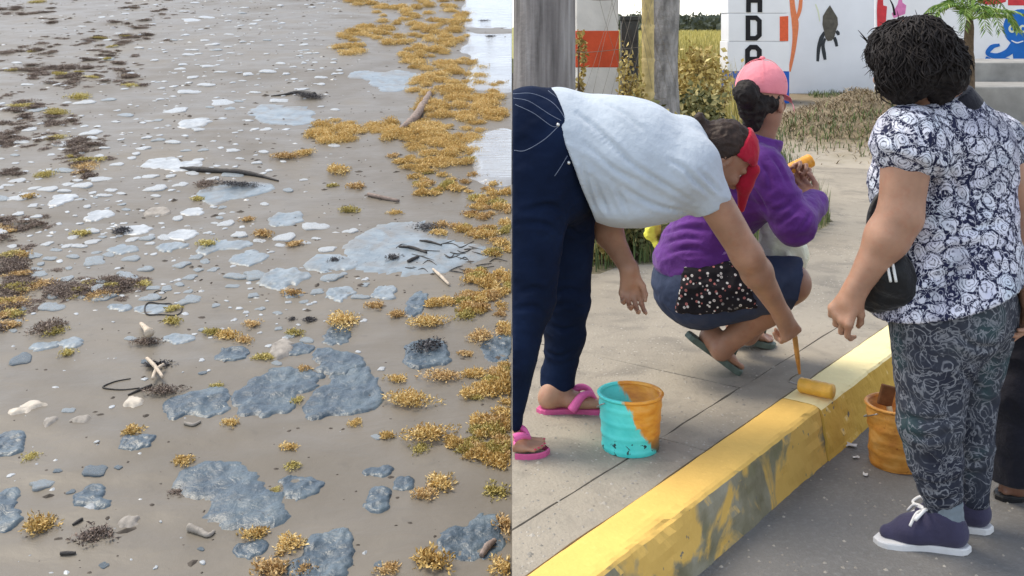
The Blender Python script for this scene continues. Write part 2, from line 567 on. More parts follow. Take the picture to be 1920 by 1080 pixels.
# --- thin sheets of sea water left on the sand at the far right of the bank
def water_sheet(blobs, name='shallow_water'):
    parts = []
    nx, ny = 60, 110
    xs, ys_ = [], []
    for (px, py, rx, ry) in blobs:
        x, y = BXY(px, py); xs += [x - rx * y / FPX, x + rx * y / FPX]
        ys_ += [BXY(px, py + ry)[1], BXY(px, py - ry)[1]]
    gx = np.linspace(min(xs) - .5, -.004, nx); gy = np.linspace(min(ys_) - .9, max(ys_) + .9, ny)
    Xg, Yg = np.meshgrid(gx, gy, indexing='ij')
    f = np.full(Xg.shape, 9.)
    for (px, py, rx, ry) in blobs:
        x, y = BXY(px, py); a = rx * y / FPX; y0 = BXY(px, py + ry)[1]; y1 = BXY(px, py - ry)[1]
        f = np.minimum(f, (np.sqrt(((Xg - x) / a) ** 2 + ((Yg - (y0 + y1) / 2) / ((y1 - y0) / 2)) ** 2) - 1) * min(a, (y1 - y0) / 2))
    f += .12 * n2(Xg, Yg * .6, 1.6, 4, 31).reshape(f.shape)
    Z = plane_z(Xg, Yg) + np.where(f < 0, .022, -.05)
    base = np.clip(-f * .5, -.05, .0)
    Z = plane_z(Xg, Yg) + .022 + base
    ii = np.arange(nx * ny).reshape(nx, ny)
    Fq = np.stack([ii[:-1, :-1], ii[1:, :-1], ii[1:, 1:], ii[:-1, 1:]], 2).reshape(-1, 4)
    keep = (f.reshape(-1)[Fq] < .12).any(1)
    o = put(name, np.stack([Xg, Yg, Z], 2).reshape(-1, 3), Fq[keep], MATS['shore_water'])
    return tag(o, kind='structure')
water_sheet([(925, 30, 55, 60), (935, 130, 45, 45), (950, 60, 60, 90)])
water_sheet([(945, 275, 42, 48)])

# --- street: road, walk, yard
K0 = np.array((.032, 2.563)); KD = np.array((.603, .7977)); KN = np.array((.7977, -.603))
KW = .142
def KP(s, o): return K0 + KD * s + KN * o
bm = bmesh.new()
p = [KP(-.9, KW), (.0, 0.2), (0, -3), (40, -3), (40, 60), tuple(KP(72, KW))]
p[0] = (0.0, float(K0[1] - KW * KN[1] * -1 + 0)) if False else tuple(K0 + KN * KW - KD * ((K0 + KN * KW)[0] / KD[0]))
vs = [bm.verts.new((x, y, 0)) for x, y in [p[0], (0, -3), (40, -3), (40, 50), tuple(KP(60, KW))]]
bm.faces.new(vs)
o = bm_obj('road', bm, MATS['road_asphalt']); tag(o, kind='structure')

walk = bpy.data.objects.new('sidewalk', None); COL.objects.link(walk); tag(walk, kind='structure')
bf = bmesh.new(); add_box(bf, (.0105, 9.0, -.53), (.019, 26.0, 1.36)); o = bm_obj('walk_foundation', bf, MATS['joint_dirt'], walk)
# bed under the slabs, seen only in the joints
bm = bmesh.new()
def inner_at_x0(o): q = KP(0, o); return q - KD * (q[0] / KD[0])
vs = [bm.verts.new((x, y, WALK_Z - .007)) for x, y in [tuple(inner_at_x0(0)), tuple(KP(30, 0)), (0, 30)]]
bm.faces.new(vs)
bm_obj('bed', bm, MATS['joint_dirt'], walk)
def slab(s0, s1, o0, o1, seed):
    """a cast slab between two joints, its rim slightly ragged; clipped at the set's edge"""
    bm = bmesh.new()
    g = .0026
    q = []
    N = 26
    def edge(a, b):
        for t in np.linspace(0, 1, N, endpoint=False):
            s = a[0] + (b[0] - a[0]) * t; o = a[1] + (b[1] - a[1]) * t
            j = .004 * float(fbm([[s * 7, o * 7, seed]], 3, seed)[0])
            q.append(KP(s + j, o + j))
    c = [(s0 + g, o0 - g), (s1 - g, o0 - g), (s1 - g, o1 + g), (s0 + g, o1 + g)]
    for i in range(4): edge(c[i], c[(i + 1) % 4])
    lo = [bm.verts.new((x, y, WALK_Z - .03)) for x, y in q]; hi = [bm.verts.new((x, y, WALK_Z)) for x, y in q]
    bm.faces.new(hi)
    for i in range(len(q)): bm.faces.new((lo[i], lo[(i + 1) % len(q)], hi[(i + 1) % len(q)], hi[i]))
    r = bmesh.ops.bisect_plane(bm, geom=bm.verts[:] + bm.edges[:] + bm.faces[:], plane_co=(.0005, 0, 0), plane_no=(-1, 0, 0), clear_outer=True)
    if len(bm.faces) == 0: bm.free(); return
    bm_obj('slab', bm, MATS['walk_concrete'], walk)
# strip beside the kerb, then the broad bays
bays = [-1.2, .95, 3.1, 5.3, 7.6, 10.2]
for i in range(5): slab(bays[i], bays[i + 1], 0, -.165, 5 + i)
rows = [-.165, -2.2, -4.3]
cuts = [[-1.3, 1.55, 4.6, 7.4, 10.2], [-1.5, 2.4, 5.4, 8.3, 10.2]]
for r_ in range(2):
    for i in range(4): slab(cuts[r_][i], cuts[r_][i + 1], rows[r_], rows[r_ + 1], 20 + r_ * 10 + i)

# kerb: cast blocks, freshly painted yellow on top, patchy on the face
def kerb_mat(name, top, face_bias, face=None):
    t = NT(name)
    geo = t.node('ShaderNodeNewGeometry')
    up = t.sep(geo.outputs['True Normal'])[2]
    z = t.sep(t.coord())[2]
    topm = t.ramp(t.math('ADD', up, t.math('MULTIPLY', t.math('SUBTRACT', t.noise(30, 4), .5), .5)), [(.35, 0.), (.5, 1.)])
    paint = t.ramp(t.noise(7, 5), [(.3, top), (.7, tuple(min(1, v * 1.12) for v in top))])
    paint = t.mix(t.ramp(t.noise(45, 5), [(.6, 0.), (.8, .55)]), paint, tuple(min(1, v * 1.25 + .04) for v in top))
    bare = t.ramp(t.noise(9, 6), [(.3, (.19, .17, .105)), (.5, (.28, .255, .175)), (.72, (.38, .35, .27))])
    bare = t.mix(t.ramp(t.noise(6, 5), [(.5, 0.), (.7, .6)]), bare, (.19, .19, .075))
    facem = t.math('ADD', t.noise(3.6, 5, dist=.5), face_bias)
    fm = t.ramp(facem, [(.52, 0.), (.58, 1.)])
    fcol = t.mix(fm, bare, face or tuple(v * .92 for v in top))
    chips = t.ramp(t.noise(26, 6), [(.66, 0.), (.7, 1.)])
    fcol = t.mix(chips, fcol, (.2, .19, .16))
    c = t.mix(topm, fcol, paint)
    t.bump(t.math('ADD', t.noise(60, 5), t.math('MULTIPLY', t.noise(12, 5), 1.2)), .4, .005)
    return t.out(c, .88, .12)
kerb_mat('kerb_paint_patchy', (.80, .51, .14), .045)
kerb_mat('kerb_paint_fresh', (.86, .74, .40), .4, (.66, .42, .09))  # top paler than the face: overexposed glare put into the colour
kerb_mat('kerb_paint_old', (.72, .50, .16), .08)
kerb = bpy.data.objects.new('kerb', None); COL.objects.link(kerb); tag(kerb, kind='structure')
def kerb_block(s0, s1, mat, proud, seed, label):
    ns = int((s1 - s0) / .018)
    prof = [(0, WALK_Z - .05), (0, WALK_Z - .004), (.006, WALK_Z + .003)]
    prof += [(o, WALK_Z + .004) for o in np.linspace(.02, KW - .018, 7)]
    prof += [(KW - .006, WALK_Z + .001), (KW, WALK_Z - .008)]
    prof += [(KW + .004 * k, WALK_Z - .008 - (WALK_Z - .0) * k / 7.0) for k in range(1, 8)]
    P = np.array(prof); m = len(P)
    ss = np.linspace(s0, s1, ns)
    Sg, K = np.meshgrid(ss, np.arange(m), indexing='ij')
    O = P[K, 0] + np.where(K > 9, proud, 0); Z = P[K, 1].copy()
    ch = n2(Sg, O * 3 + Z * 3, 16, 4, seed).reshape(Sg.shape)
    big = np.clip(n2(Sg, Sg * 0, 5, 3, seed + 9).reshape(Sg.shape) - .15, 0, 1)
    arris = np.exp(-((K - 10) / 1.6) ** 2)
    O = O + .004 * ch * (K > 9) - arris * (.016 * big + .006 * np.abs(ch))
    Z = Z - arris * (.016 * big + .005 * np.abs(ch)) + .0012 * ch
    X = K0[0] + KD[0] * Sg + KN[0] * O; Y = K0[1] + KD[1] * Sg + KN[1] * O
    V = np.stack([X, Y, Z], 2).reshape(-1, 3)
    ii = np.arange(ns * m).reshape(ns, m)
    Fq = np.stack([ii[:-1, :-1], ii[1:, :-1], ii[1:, 1:], ii[:-1, 1:]], 2).reshape(-1, 4)
    # end caps
    T = tri_split(Fq)
    caps = []
    for e, rev in ((0, False), (ns - 1, True)):
        for k in range(1, m - 1):
            tr = (ii[e, 0], ii[e, k], ii[e, k + 1]); caps.append(tr[::-1] if rev else tr)
    T = np.concatenate([T, np.array(caps)])
    ok = (V[T][:, :, 0] > 0).all(1)
    o = put('kerb_block', V, T[ok], MATS[mat], kerb, smooth=False)
    o['label'] = label
kerb_block(-.35, 1.527, 'kerb_paint_patchy', 0, 3, 'near kerb block with grey mossy face and yellow top')
kerb_block(1.533, 3.3, 'kerb_paint_fresh', .007, 4, 'kerb block freshly painted yellow, its top paled by painted-in glare')
kerb_block(3.306, 5.2, 'kerb_paint_old', 0, 5, 'kerb block with older yellow paint')
kerb_block(5.206, 7.2, 'kerb_paint_old', .003, 6, 'kerb block with older yellow paint')
kerb_block(7.206, 9.2, 'kerb_paint_old', 0, 7, 'kerb block with older yellow paint')

# yard beyond the walk, rising gently to the painted walls; verge at the left; field behind
def ground_patch(name, xs, ys, zf, mat, keep=None):
    Xg, Yg = np.meshgrid(xs, ys, indexing='ij')
    Z = zf(Xg, Yg)
    nx, ny = Xg.shape
    ii = np.arange(nx * ny).reshape(nx, ny)
    Fq = np.stack([ii[:-1, :-1], ii[1:, :-1], ii[1:, 1:], ii[:-1, 1:]], 2).reshape(-1, 4)
    V = np.stack([Xg, Yg, Z], 2).reshape(-1, 3)
    if keep is not None:
        cc = V[Fq].mean(1); Fq = Fq[keep(cc[:, 0], cc[:, 1])]
    return tag(put(name, V, Fq, MATS[mat]), kind='structure')
def side(x, y):   # signed distance to the right of the kerb's inner line
    return (x - K0[0]) * KN[0] + (y - K0[1]) * KN[1]
def along(x, y): return (x - K0[0]) * KD[0] + (y - K0[1]) * KD[1]
def yard_z(x, y):
    r = np.clip((y - 9.0) / 9.0, 0, 1)
    z = WALK_Z - .006 + .2 * r * r
    m = np.exp(-((x - 4.1) / 1.05) ** 2 - ((y - 12.3) / 1.15) ** 2)          # the heap of earth
    m2 = np.exp(-((x - 2.9) / .7) ** 2 - ((y - 14.6) / 1.5) ** 2)
    return z + (.50 * m + .05 * m2) * (1 + .2 * n2(x, y, 2.2, 4, 41).reshape(np.shape(x)))
ground_patch('yard', np.linspace(0.0005, 16, 170), np.linspace(6.0, 26, 170), yard_z, 'yard_dirt',
             lambda x, y: (along(x, y) > 9.0) | (side(x, y) < -.05))
def verge_edge(x): return 5.0 + .95 * x + .25 * np.sin(x * 3.1)
def verge_z(x, y):
    f = np.clip((y - verge_edge(x)) / .4, -1, 1)
    return WALK_Z + .03 * f + .04 * n2(x, y, 1.1, 4, 43).reshape(np.shape(x)) * np.clip(f, 0, 1) - .02 * (f < 0)
ground_patch('verge', np.linspace(.0005, 4.2, 90), np.linspace(4.8, 16, 150), verge_z, 'verge_soil',
             lambda x, y: (y > verge_edge(x) - .1) & (x < 1.0 + .16 * y) )
ground_patch('field', np.linspace(0.0005, 900, 40), np.concatenate([np.linspace(25.9, 90, 30), np.linspace(110, 1600, 30)]),
             lambda x, y: .15 + 0 * x, 'field_ground')
# ================================================================== BEACH: tar patches, seaweed, driftwood
t = NT('tar_patch')
n1 = t.noise(9, 5); n2_ = t.noise(55, 4)
c = t.ramp(n1, [(.3, (.024, .043, .062)), (.5, (.046, .073, .096)), (.72, (.105, .14, .16))])
c = t.mix(t.ramp(n2_, [(.58, 0.), (.72, .6)]), c, (.20, .225, .24))
c = t.mix(t.ramp(t.noise(36, 5, dist=1.5), [(.62, 0.), (.70, .75)]), c, (.03, .035, .045))
c = t.mix(t.ramp(t.noise(3.5, 6, dist=1.), [(.56, 0.), (.7, .6)]), c, (.20, .185, .165))
t.bump(t.math('ADD', n2_, t.math('MULTIPLY', t.noise(22, 5, dist=1.2), 1.8)), .34, .009)
t.out(c, t.ramp(n2_, [(.3, .26), (.7, .48)]), .6)
t = NT('mid_sheen_tar')  # tar lightened part way: reflected sky put into the colour
n1 = t.noise(16, 5)
c = t.ramp(n1, [(.3, (.155, .195, .225)), (.7, (.27, .31, .335))])
c = t.mix(t.ramp(t.noise(5, 6, dist=1.2), [(.45, 0.), (.68, .85)]), c, (.19, .172, .145))
c = t.mix(t.ramp(t.noise(30, 5, dist=1.), [(.62, 0.), (.7, .6)]), c, (.06, .07, .08))
t.bump(t.noise(60, 4), .5, .004)
t.out(c, .36, .45)
t = NT('pale_sheen_and_shell')  # far tar whitened by painted sky sheen; also colours the shell flecks
n1 = t.noise(16, 5)
c = t.ramp(n1, [(.3, (.28, .30, .315)), (.7, (.48, .50, .51))])
c = t.mix(t.ramp(t.noise(9, 6, dist=1.), [(.52, 0.), (.7, .8)]), c, (.19, .18, .16))
t.bump(t.noise(60, 4), .5, .004)
t.out(c, .38, .6)
plain('pale_shell', (.52, .46, .38), .6, .4, .3, 25, .6, 60)
plain('buff_stone', (.30, .27, .235), .7, .4, .3, 22, .8, 60)

def patch_np(ell, thick, seed, edge=1.1, res=None, rough=.004, sink=.012):
    """raised flat lump: union of pixel-measured ellipses with a wandering rim"""
    E = []
    for e in ell:
        px, py, rx, ry = e[:4]; ang = math.radians(e[4]) if len(e) > 4 else 0
        x, y = BXY(px, py); a = rx * y / FPX
        b = abs(BXY(px, py - ry)[1] - BXY(px, py + ry)[1]) / 2
        E.append((x, y, a, b, ang))
    x0 = min(e[0] - max(e[2], e[3] * .3) for e in E); x1 = max(e[0] + max(e[2], e[3] * .3) for e in E)
    y0 = min(e[1] - e[3] for e in E); y1 = max(e[1] + e[3] for e in E)
    m = .02 + .12 * (x1 - x0)
    x0 -= m; x1 += m; y0 -= m * 1.6; y1 += m * 1.6
    x1 = min(x1, -.003)
    res = res or max(.0045, min((x1 - x0), (y1 - y0)) / 44)
    nx = max(8, min(150, int((x1 - x0) / res))); ny = max(8, min(150, int((y1 - y0) / (res * 1.4))))
    Xg, Yg = np.meshgrid(np.linspace(x0, x1, nx), np.linspace(y0, y1, ny), indexing='ij')
    sz = max(.03, min(e[2] for e in E))
    wx = n2(Xg, Yg, 1.1 / sz, 3, seed).reshape(Xg.shape) * sz * .26
    wy = n2(Xg, Yg, 1.1 / sz, 3, seed + 5).reshape(Xg.shape) * sz * .32
    f = np.full(Xg.shape, 9.)
    for (x, y, a, b, ang) in E:
        dx, dy = Xg - x + wx, Yg - y + wy
        ca, sa = math.cos(ang), math.sin(ang)
        u = dx * ca + dy * sa * (a / b); v = -dx * sa * (b / a) + dy * ca
        d = (np.sqrt((u / a) ** 2 + (v / b) ** 2) - 1) * min(a, b)
        h = np.clip(.5 + .5 * (d - f) / .02, 0, 1)
        f = d * (1 - h) + f * h - .02 * h * (1 - h)
    f = f + (.008 * n2(Xg, Yg, 26, 4, seed + 2).reshape(f.shape)) * min(1.0, sz / .06)
    t_ = thick * (1 + .25 * n2(Xg, Yg, 6, 2, seed + 3).reshape(f.shape))
    prof = np.where(f < 0, t_ * (1 - np.exp(np.clip(f, -1, 0) / (thick * .4))), -f * edge)
    prof = np.clip(prof, -sink, None)
    rid = 1 - 2 * np.abs(n2(Xg, Yg * .6, 13, 3, seed + 7).reshape(f.shape))
    prof = prof + np.where(f < 0, rough * (n2(Xg, Yg, 34, 3, seed + 4).reshape(f.shape) + .6 * rid) * np.clip(-f / .02, 0, 1), 0)
    Z = beach_z(Xg, Yg) + prof
    ii = np.arange(nx * ny).reshape(nx, ny)
    Fq = np.stack([ii[:-1, :-1], ii[1:, :-1], ii[1:, 1:], ii[:-1, 1:]], 2).reshape(-1, 4)
    keep = (f.reshape(-1)[Fq] < .012).any(1)
    return np.stack([Xg, Yg, Z], 2).reshape(-1, 3), Fq[keep]
def patch(name, label, cat, ell, thick=.014, mat='tar_patch', group=None, rough=.004):
    V, Fq = compact(*patch_np(ell, thick * .30, int(rng.integers(1e6)), rough=rough))
    o = put(name, V, Fq, MATS[mat]); recentre(o)
    return tag(o, label, cat, group)

GT = 'tar patches stranded on the sand'
BIG = [
 ('large blue-grey tar patch at bottom left, trailing down right to a lobe', [(400, 902, 72, 34, 8), (440, 925, 60, 32), (465, 960, 70, 42, -10), (505, 975, 40, 28)], .02),
 ('big dark blue tar slab at the bottom edge, beside a golden seaweed tuft', [(612, 1045, 46, 42), (600, 1075, 55, 30)], .022),
 ('widest tar patch in the middle of the sand, its left lobe, with wrinkled rim', [(500, 745, 62, 40), (540, 722, 60, 30), (490, 765, 45, 22)], .02),
 ('wrinkled tar patch joined to the right of the widest patch', [(650, 748, 72, 36), (620, 765, 45, 22), (660, 715, 50, 24)], .018),
 ('dark folded tar patch just above the widest pair', [(640, 683, 46, 24), (610, 668, 26, 16)], .024),
 ('thick dark tar patch with a black weed clump lying on it', [(802, 673, 46, 22), (795, 655, 36, 14)], .03),
 ('pair of overlapping tar lobes right of the bleached twigs', [(338, 765, 31, 24), (385, 757, 44, 28), (400, 772, 36, 14)], .02),
 ('smooth oval tar patch at lower left, under a yellow tuft', [(258, 838, 30, 15, 20)], .02),
 ('split pale tar lump at far lower left', [(168, 933, 26, 22), (188, 950, 22, 9)], .026),
 ('tar patch cut by the left edge near the bottom', [(5, 945, 30, 28), (10, 980, 28, 18)], .022),
 ('tar patch at the left edge above the lower grey lumps', [(12, 835, 34, 24), (20, 850, 22, 14)], .022),
 ('small oval dark tar disc at lower right, smooth and separate', [(757, 917, 21, 13)], .016),
 ('flat tar flake beside the small oval disc', [(708, 892, 26, 12)], .018),
 ('double dark tar lump below the flat flake', [(712, 938, 24, 16), (706, 958, 26, 12)], .028),
 ('low ragged tar patch right of the large bottom left patch', [(565, 922, 40, 24, -15), (545, 908, 24, 12)], .012),
 ('small tar patch near the bottom between two golden tufts', [(472, 1037, 30, 18)], .016),
 ('thin wet tar sheet with scratches near the bottom right', [(880, 1030, 64, 34), (915, 1000, 30, 24)], .006),
 ('square blue tar patch under a long golden tuft', [(632, 628, 26, 22)], .014),
 ('blue tar patch with pale rim, left of the big wet sheet', [(528, 522, 38, 20), (560, 520, 24, 8)], .02),
 ('pale oval tar patch above the one with a pale rim', [(535, 413, 34, 14)], .018),
 ('round tar patch near the seaweed belt', [(720, 551, 25, 13)], .02),
 ('bluish tar block touching the seaweed belt', [(782, 572, 22, 24)], .016),
 ('blue tar patch left of the round one', [(636, 553, 26, 14)], .018),
 ('broad thin wet tar sheet strewn with twigs', [(720, 470, 80, 42), (800, 478, 80, 38), (870, 478, 52, 22), (760, 440, 80, 24)], .007),
 ('low grey tar patch with dark lump, below the wet sheet', [(612, 492, 40, 18), (645, 495, 34, 10)], .016),
 ('long pale tar patch under the dark branch', [(430, 358, 60, 14), (470, 350, 46, 12), (410, 368, 30, 12)], .012),
 ('bluish tar patch behind the dark branch', [(300, 306, 30, 10), (345, 312, 36, 10)], .014),
 ('rounded pale tar patch above the dark branch', [(366, 231, 28, 9)], .02),
 ('large pale tar sheet near the top, crossed by a seam', [(535, 214, 56, 18), (500, 205, 34, 12), (560, 224, 34, 10)], .012),
 ('glossy tar sheet against the seaweed belt near the driftwood', [(745, 150, 52, 18), (690, 142, 40, 8)], .008),
 ('twin tar lozenges at left below the weed heap, the left one', [(84, 651, 26, 9)], .018),
 ('twin tar lozenges at left below the weed heap, the right one', [(134, 645, 23, 11)], .02),
 ('flat blue tar patch right of the small driftwood stump', [(335, 637, 31, 10)], .016),
 ('tar patch half under weed, left of the dark folded one', [(560, 655, 30, 14)], .014),
 ('rough tar patch beside a brown crust', [(432, 670, 28, 16)], .018),
 ('tar patch by the coil of dark weed', [(228, 577, 26, 8)], .014),
 ('tar sheet inside the coil of dark weed', [(290, 578, 36, 10)], .008),
 ('grey wet sheet at right below the seaweed belt', [(930, 655, 30, 28), (945, 640, 20, 16)], .006),
 ('white topped tar patch left of the middle, by a twig tuft', [(256, 428, 26, 11)], .02),
 ('lower pale tar patch by the twig tuft', [(232, 466, 30, 9)], .018),
 ('long tar patch right of the twig tuft', [(342, 438, 30, 11)], .018),
 ('tar patch with dark weed, right of the twig tuft', [(320, 462, 28, 9)], .016),
 ('tar patch with green weed on its end', [(430, 458, 40, 10), (390, 466, 26, 8)], .014),
 ('grey tar patch under the one with green weed', [(468, 482, 34, 12)], .014),
 ('rounded white tar patch below the coppery one', [(362, 394, 21, 8)], .018),
 ('pale twin tar patch left of the coppery one', [(188, 402, 24, 8), (172, 411, 16, 5)], .018),
 ('lumpy white tar patch at left of the bank', [(117, 378, 22, 12)], .024),
 ('tar patch beside the golden tuft in the centre', [(548, 552, 24, 7)], .014),
]
for lab, ell, th in BIG:
    pale = ell[0][1] < 480 and th > .012
    patch('tar_patch', lab, 'tar patch', ell, th, 'pale_sheen_and_shell' if (pale and ell[0][1] < 440 and ell[0][0] < 420) else ('mid_sheen_tar' if ell[0][1] < 560 or ell[0][1] < 660 and ell[0][0] < 400 else 'tar_patch'), GT, rough=.0014 if ell[0][1] < 500 else .0042)  # farther patches take paler colours in place of grazing sky reflection
patch('stone', 'buff flat stone in the lower left sand', 'stone', [(240, 983, 18, 10)], .03, 'buff_stone')
patch('stone', 'brown crusty stone above the widest tar patch', 'stone', [(527, 658, 20, 20)], .05, 'buff_stone')
patch('stone', 'pale rough stone below the bent black twig', 'stone', [(252, 760, 19, 9)], .03, 'pale_shell')
patch('wood_chip', 'bleached wood chip lying alone at far left', 'wood chip', [(62, 766, 24, 8, 25), (36, 779, 20, 8, 35)], .035, 'pale_shell')
patch('stone', 'small grey stone below the bleached wood chip', 'stone', [(91, 799, 11, 9)], .03, 'buff_stone')
patch('stone', 'small flat stone with a brown end, right of the small grey stone', 'stone', [(152, 793, 20, 7)], .025, 'buff_stone')
patch('stone', 'small coppery lump on the pale sand, right of centre left', 'stone', [(295, 393, 24, 8)], .03, 'buff_stone')

# --- small lumps: shared meshes, one object each
def small_mesh(seed):
    nA, nR = 18, 4
    a = np.arange(nA) * 2 * np.pi / nA
    rr = 1 + .42 * fbm(np.stack([np.cos(a) * 1.3, np.sin(a) * 1.3, np.full(nA, seed * 3.1)], 1), 3, seed)
    V = [[0, 0, .95]]; prof = [(.5, .93), (.86, .86), (.98, .4), (1.0, -.6)]
    for r, z in prof:
        for k in range(nA):
            V.append([math.cos(a[k]) * rr[k] * r, math.sin(a[k]) * rr[k] * r, z + .12 * float(vnoise([[k * .7, r * 5, seed]], 3)[0])])
    Fq = [(0, 1 + k, 1 + (k + 1) % nA, 1 + (k + 1) % nA) for k in range(nA)]
    for i in range(nR - 1):
        for k in range(nA):
            p, q = 1 + i * nA, 1 + (i + 1) * nA
            Fq.append((p + k, q + k, q + (k + 1) % nA, p + (k + 1) % nA))
    return np.array(V, float), np.array(Fq)
SM = [small_mesh(s) for s in range(10)]
SM_T = [mesh_np('tar_lump', V, tri_split(Fq)) for V, Fq in SM]; [m.materials.append(MATS['tar_patch']) for m in SM_T]
SM_B = [mesh_np('tar_lump', V, tri_split(Fq)) for V, Fq in SM]; [m.materials.append(MATS['mid_sheen_tar']) for m in SM_B]
SM_P = [mesh_np('pale_lump', V, tri_split(Fq)) for V, Fq in SM]; [m.materials.append(MATS['pale_sheen_and_shell']) for m in SM_P]
TILT = math.atan(B_S)
used_px = [(e[0], e[1], e[2] + 6, e[3] + 4) for _, el, _ in BIG for e in el]
def free(px, py, pad=0):
    return not any(((px - a) / (c + pad)) ** 2 + ((py - b) / (d + pad * .5)) ** 2 < 1 for a, b, c, d in used_px)
def small_density(px, py):
    d = 0
    d += 1.0 * math.exp(-((px - 230) / 190) ** 2 - ((py - 340) / 150) ** 2)
    d += 1.2 * math.exp(-((px - 430) / 170) ** 2 - ((py - 90) / 110) ** 2)
    d += .8 * math.exp(-((px - 520) / 130) ** 2 - ((py - 180) / 90) ** 2)
    d += .45 * math.exp(-((px - 480) / 260) ** 2 - ((py - 540) / 110) ** 2)
    d += .03
    d += .6 * math.exp(-((px - 60) / 120) ** 2 - ((py - 420) / 120) ** 2)
    return d
small = []
tries = 0
while len(small) < 640 and tries < 60000:
    tries += 1
    px, py = random.uniform(-10, 720), random.uniform(-20, 1080)
    if px > 640 and py < 400: continue
    if random.random() > small_density(px, py) or not free(px, py): continue
    s = (py + 250) / FPX
    rx = random.lognormvariate(math.log(8.5 if py < 560 else 5.5), .6) * (.55 + .0009 * py)
    rx = min(rx, 20)
    if any(abs(px - q[0]) < (rx + q[2]) * .8 and abs(py - q[1]) < (rx + q[2]) * .35 for q in small): continue
    small.append((px, py, rx))
small.sort(key=lambda q: -q[2])
rest = []
for i, (px, py, rx) in enumerate(small):
    x, y = BXY(px, py)
    r = rx * y / FPX
    asp = random.uniform(.65, 1.25)
    th = min(.009, max(.003, r * .18)) * random.uniform(.7, 1.3)
    rot = random.uniform(-.5, .5)
    z = float(beach_z(np.array([x]), np.array([y]))[0])
    if i < 245:
        pale = py < 470 and random.random() < .8  # far lumps mostly get the painted white sheen
        o = bpy.data.objects.new('tar_lump', random.choice(SM_P if pale else (SM_B if py < 640 or random.random() < .3 else SM_T)))
        COL.objects.link(o)
        o.location = (x, y, z); o.rotation_euler = (TILT, 0, rot); o.scale = (r, r * asp, th)
        shade = 'pale sheen-white' if pale else ('light blue-grey' if o.data in SM_B else 'dark blue-grey')
        zone = ('top' if py < 180 else 'upper' if py < 330 else 'middle' if py < 560 else 'lower') + (' left' if px < 240 else ' centre' if px < 480 else ' right')
        size = 'larger' if rx > 13 else 'small'
        tag(o, f'{size} {shade} tar lump lying on the {zone} part of the sand', 'tar lump', f'{size} {shade} lumps, {zone} sand')
    else:
        V, Fq = SM[i % len(SM)]
        M3 = np.array(Matrix.Rotation(TILT, 3, 'X') @ Matrix.Rotation(rot, 3, 'Z'))
        rest.append(((V * [r, r * asp, th]) @ M3.T + [x, y, z], Fq))
V, Fq = join_np(rest)
tag(put('tar_crumbs', V, tri_split(Fq), MATS['pale_sheen_and_shell']), 'scatter of the smallest pale tar crumbs over the sand', 'tar crumbs', kind='stuff')

# --- seaweed
def weed_mat(name, c0, c1, c2, rough=.6):
    t = NT(name)
    a = t.attr('tint')
    c = t.ramp(t.math('ADD', t.math('MULTIPLY', a, .75), t.math('MULTIPLY', t.rnd(), .25)), [(.1, c0), (.5, c1), (.9, c2)])
    return t.out(c, rough, .35)
weed_mat('golden_weed', (.34, .21, .065), (.65, .45, .155), (.82, .64, .32))
weed_mat('olive_weed', (.22, .18, .05), (.52, .42, .13), (.70, .61, .25))
weed_mat('orange_weed', (.30, .17, .06), (.58, .39, .17), (.74, .56, .28))
weed_mat('brown_weed', (.10, .074, .06), (.21, .155, .125), (.34, .265, .20))
weed_mat('dark_weed', (.025, .023, .026), (.07, .065, .07), (.16, .15, .15))
def clump_np(n, R, H, seed, L=(.007, .018), wd=(.0010, .0025)):
    """tuft of short leafy fronds spread through a low uneven dome, densest near its surface"""
    g = np.random.default_rng(seed)
    nb = max(4, n // 26)
    bc = np.stack([g.normal(0, .42, nb) * R, g.normal(0, .42, nb) * R, np.zeros(nb)], 1)
    br = g.uniform(.34, .6, nb) * R
    k = g.integers(0, nb, n)
    d = g.normal(size=(n, 3)); d[:, 2] = np.abs(d[:, 2]); d /= np.linalg.norm(d, axis=1)[:, None]
    rad = g.uniform(.55, 1.0, n) ** .6
    P = bc[k] + d * (br[k] * rad)[:, None]
    P[:, 2] *= H / R * 1.25
    dirv = d + g.normal(0, .65, (n, 3)); dirv[:, 2] = dirv[:, 2] * .8 + .15; dirv /= np.linalg.norm(dirv, axis=1)[:, None]
    l = g.uniform(*L, n); wv = g.uniform(*wd, n)
    s = np.cross(dirv, g.normal(size=(n, 3))); s /= np.linalg.norm(s, axis=1)[:, None]
    bend = np.cross(dirv, s)
    a = P - s * wv[:, None]; b = P + s * wv[:, None]
    m = P + dirv * (l * .55)[:, None]
    c = m + s * (wv * 1.3)[:, None] + bend * (l * .12)[:, None]; e = m - s * (wv * 1.3)[:, None] + bend * (l * .12)[:, None]
    tip = P + dirv * l[:, None] - bend * (l * .1)[:, None]
    V = np.stack([a, b, c, e, tip], 1).reshape(-1, 3)
    o = np.arange(n) * 5
    T = np.concatenate([np.stack([o, o + 1, o + 2], 1), np.stack([o, o + 2, o + 3], 1), np.stack([o + 3, o + 2, o + 4], 1)])
    tint = np.repeat(np.clip(g.normal(.5, .22, n) + .25 * (g.random(nb)[k] - .5), 0, 1), 5)
    return V, T, tint
CL = {}
for r_, n in ((.045, 330), (.075, 760), (.115, 1500)):
    for s in range(5): CL[(r_, s)] = clump_np(int(n * 1.3), r_, r_ * .8, int(r_ * 1000) * 10 + s)
CLM = {}
def clump_mesh(key, mat):
    if (key, mat) not in CLM:
        V, T, a = CL[key]
        me = mesh_np('weed_clump', V, T, False, a); me.materials.append(MATS[mat]); CLM[(key, mat)] = me
    return CLM[(key, mat)]
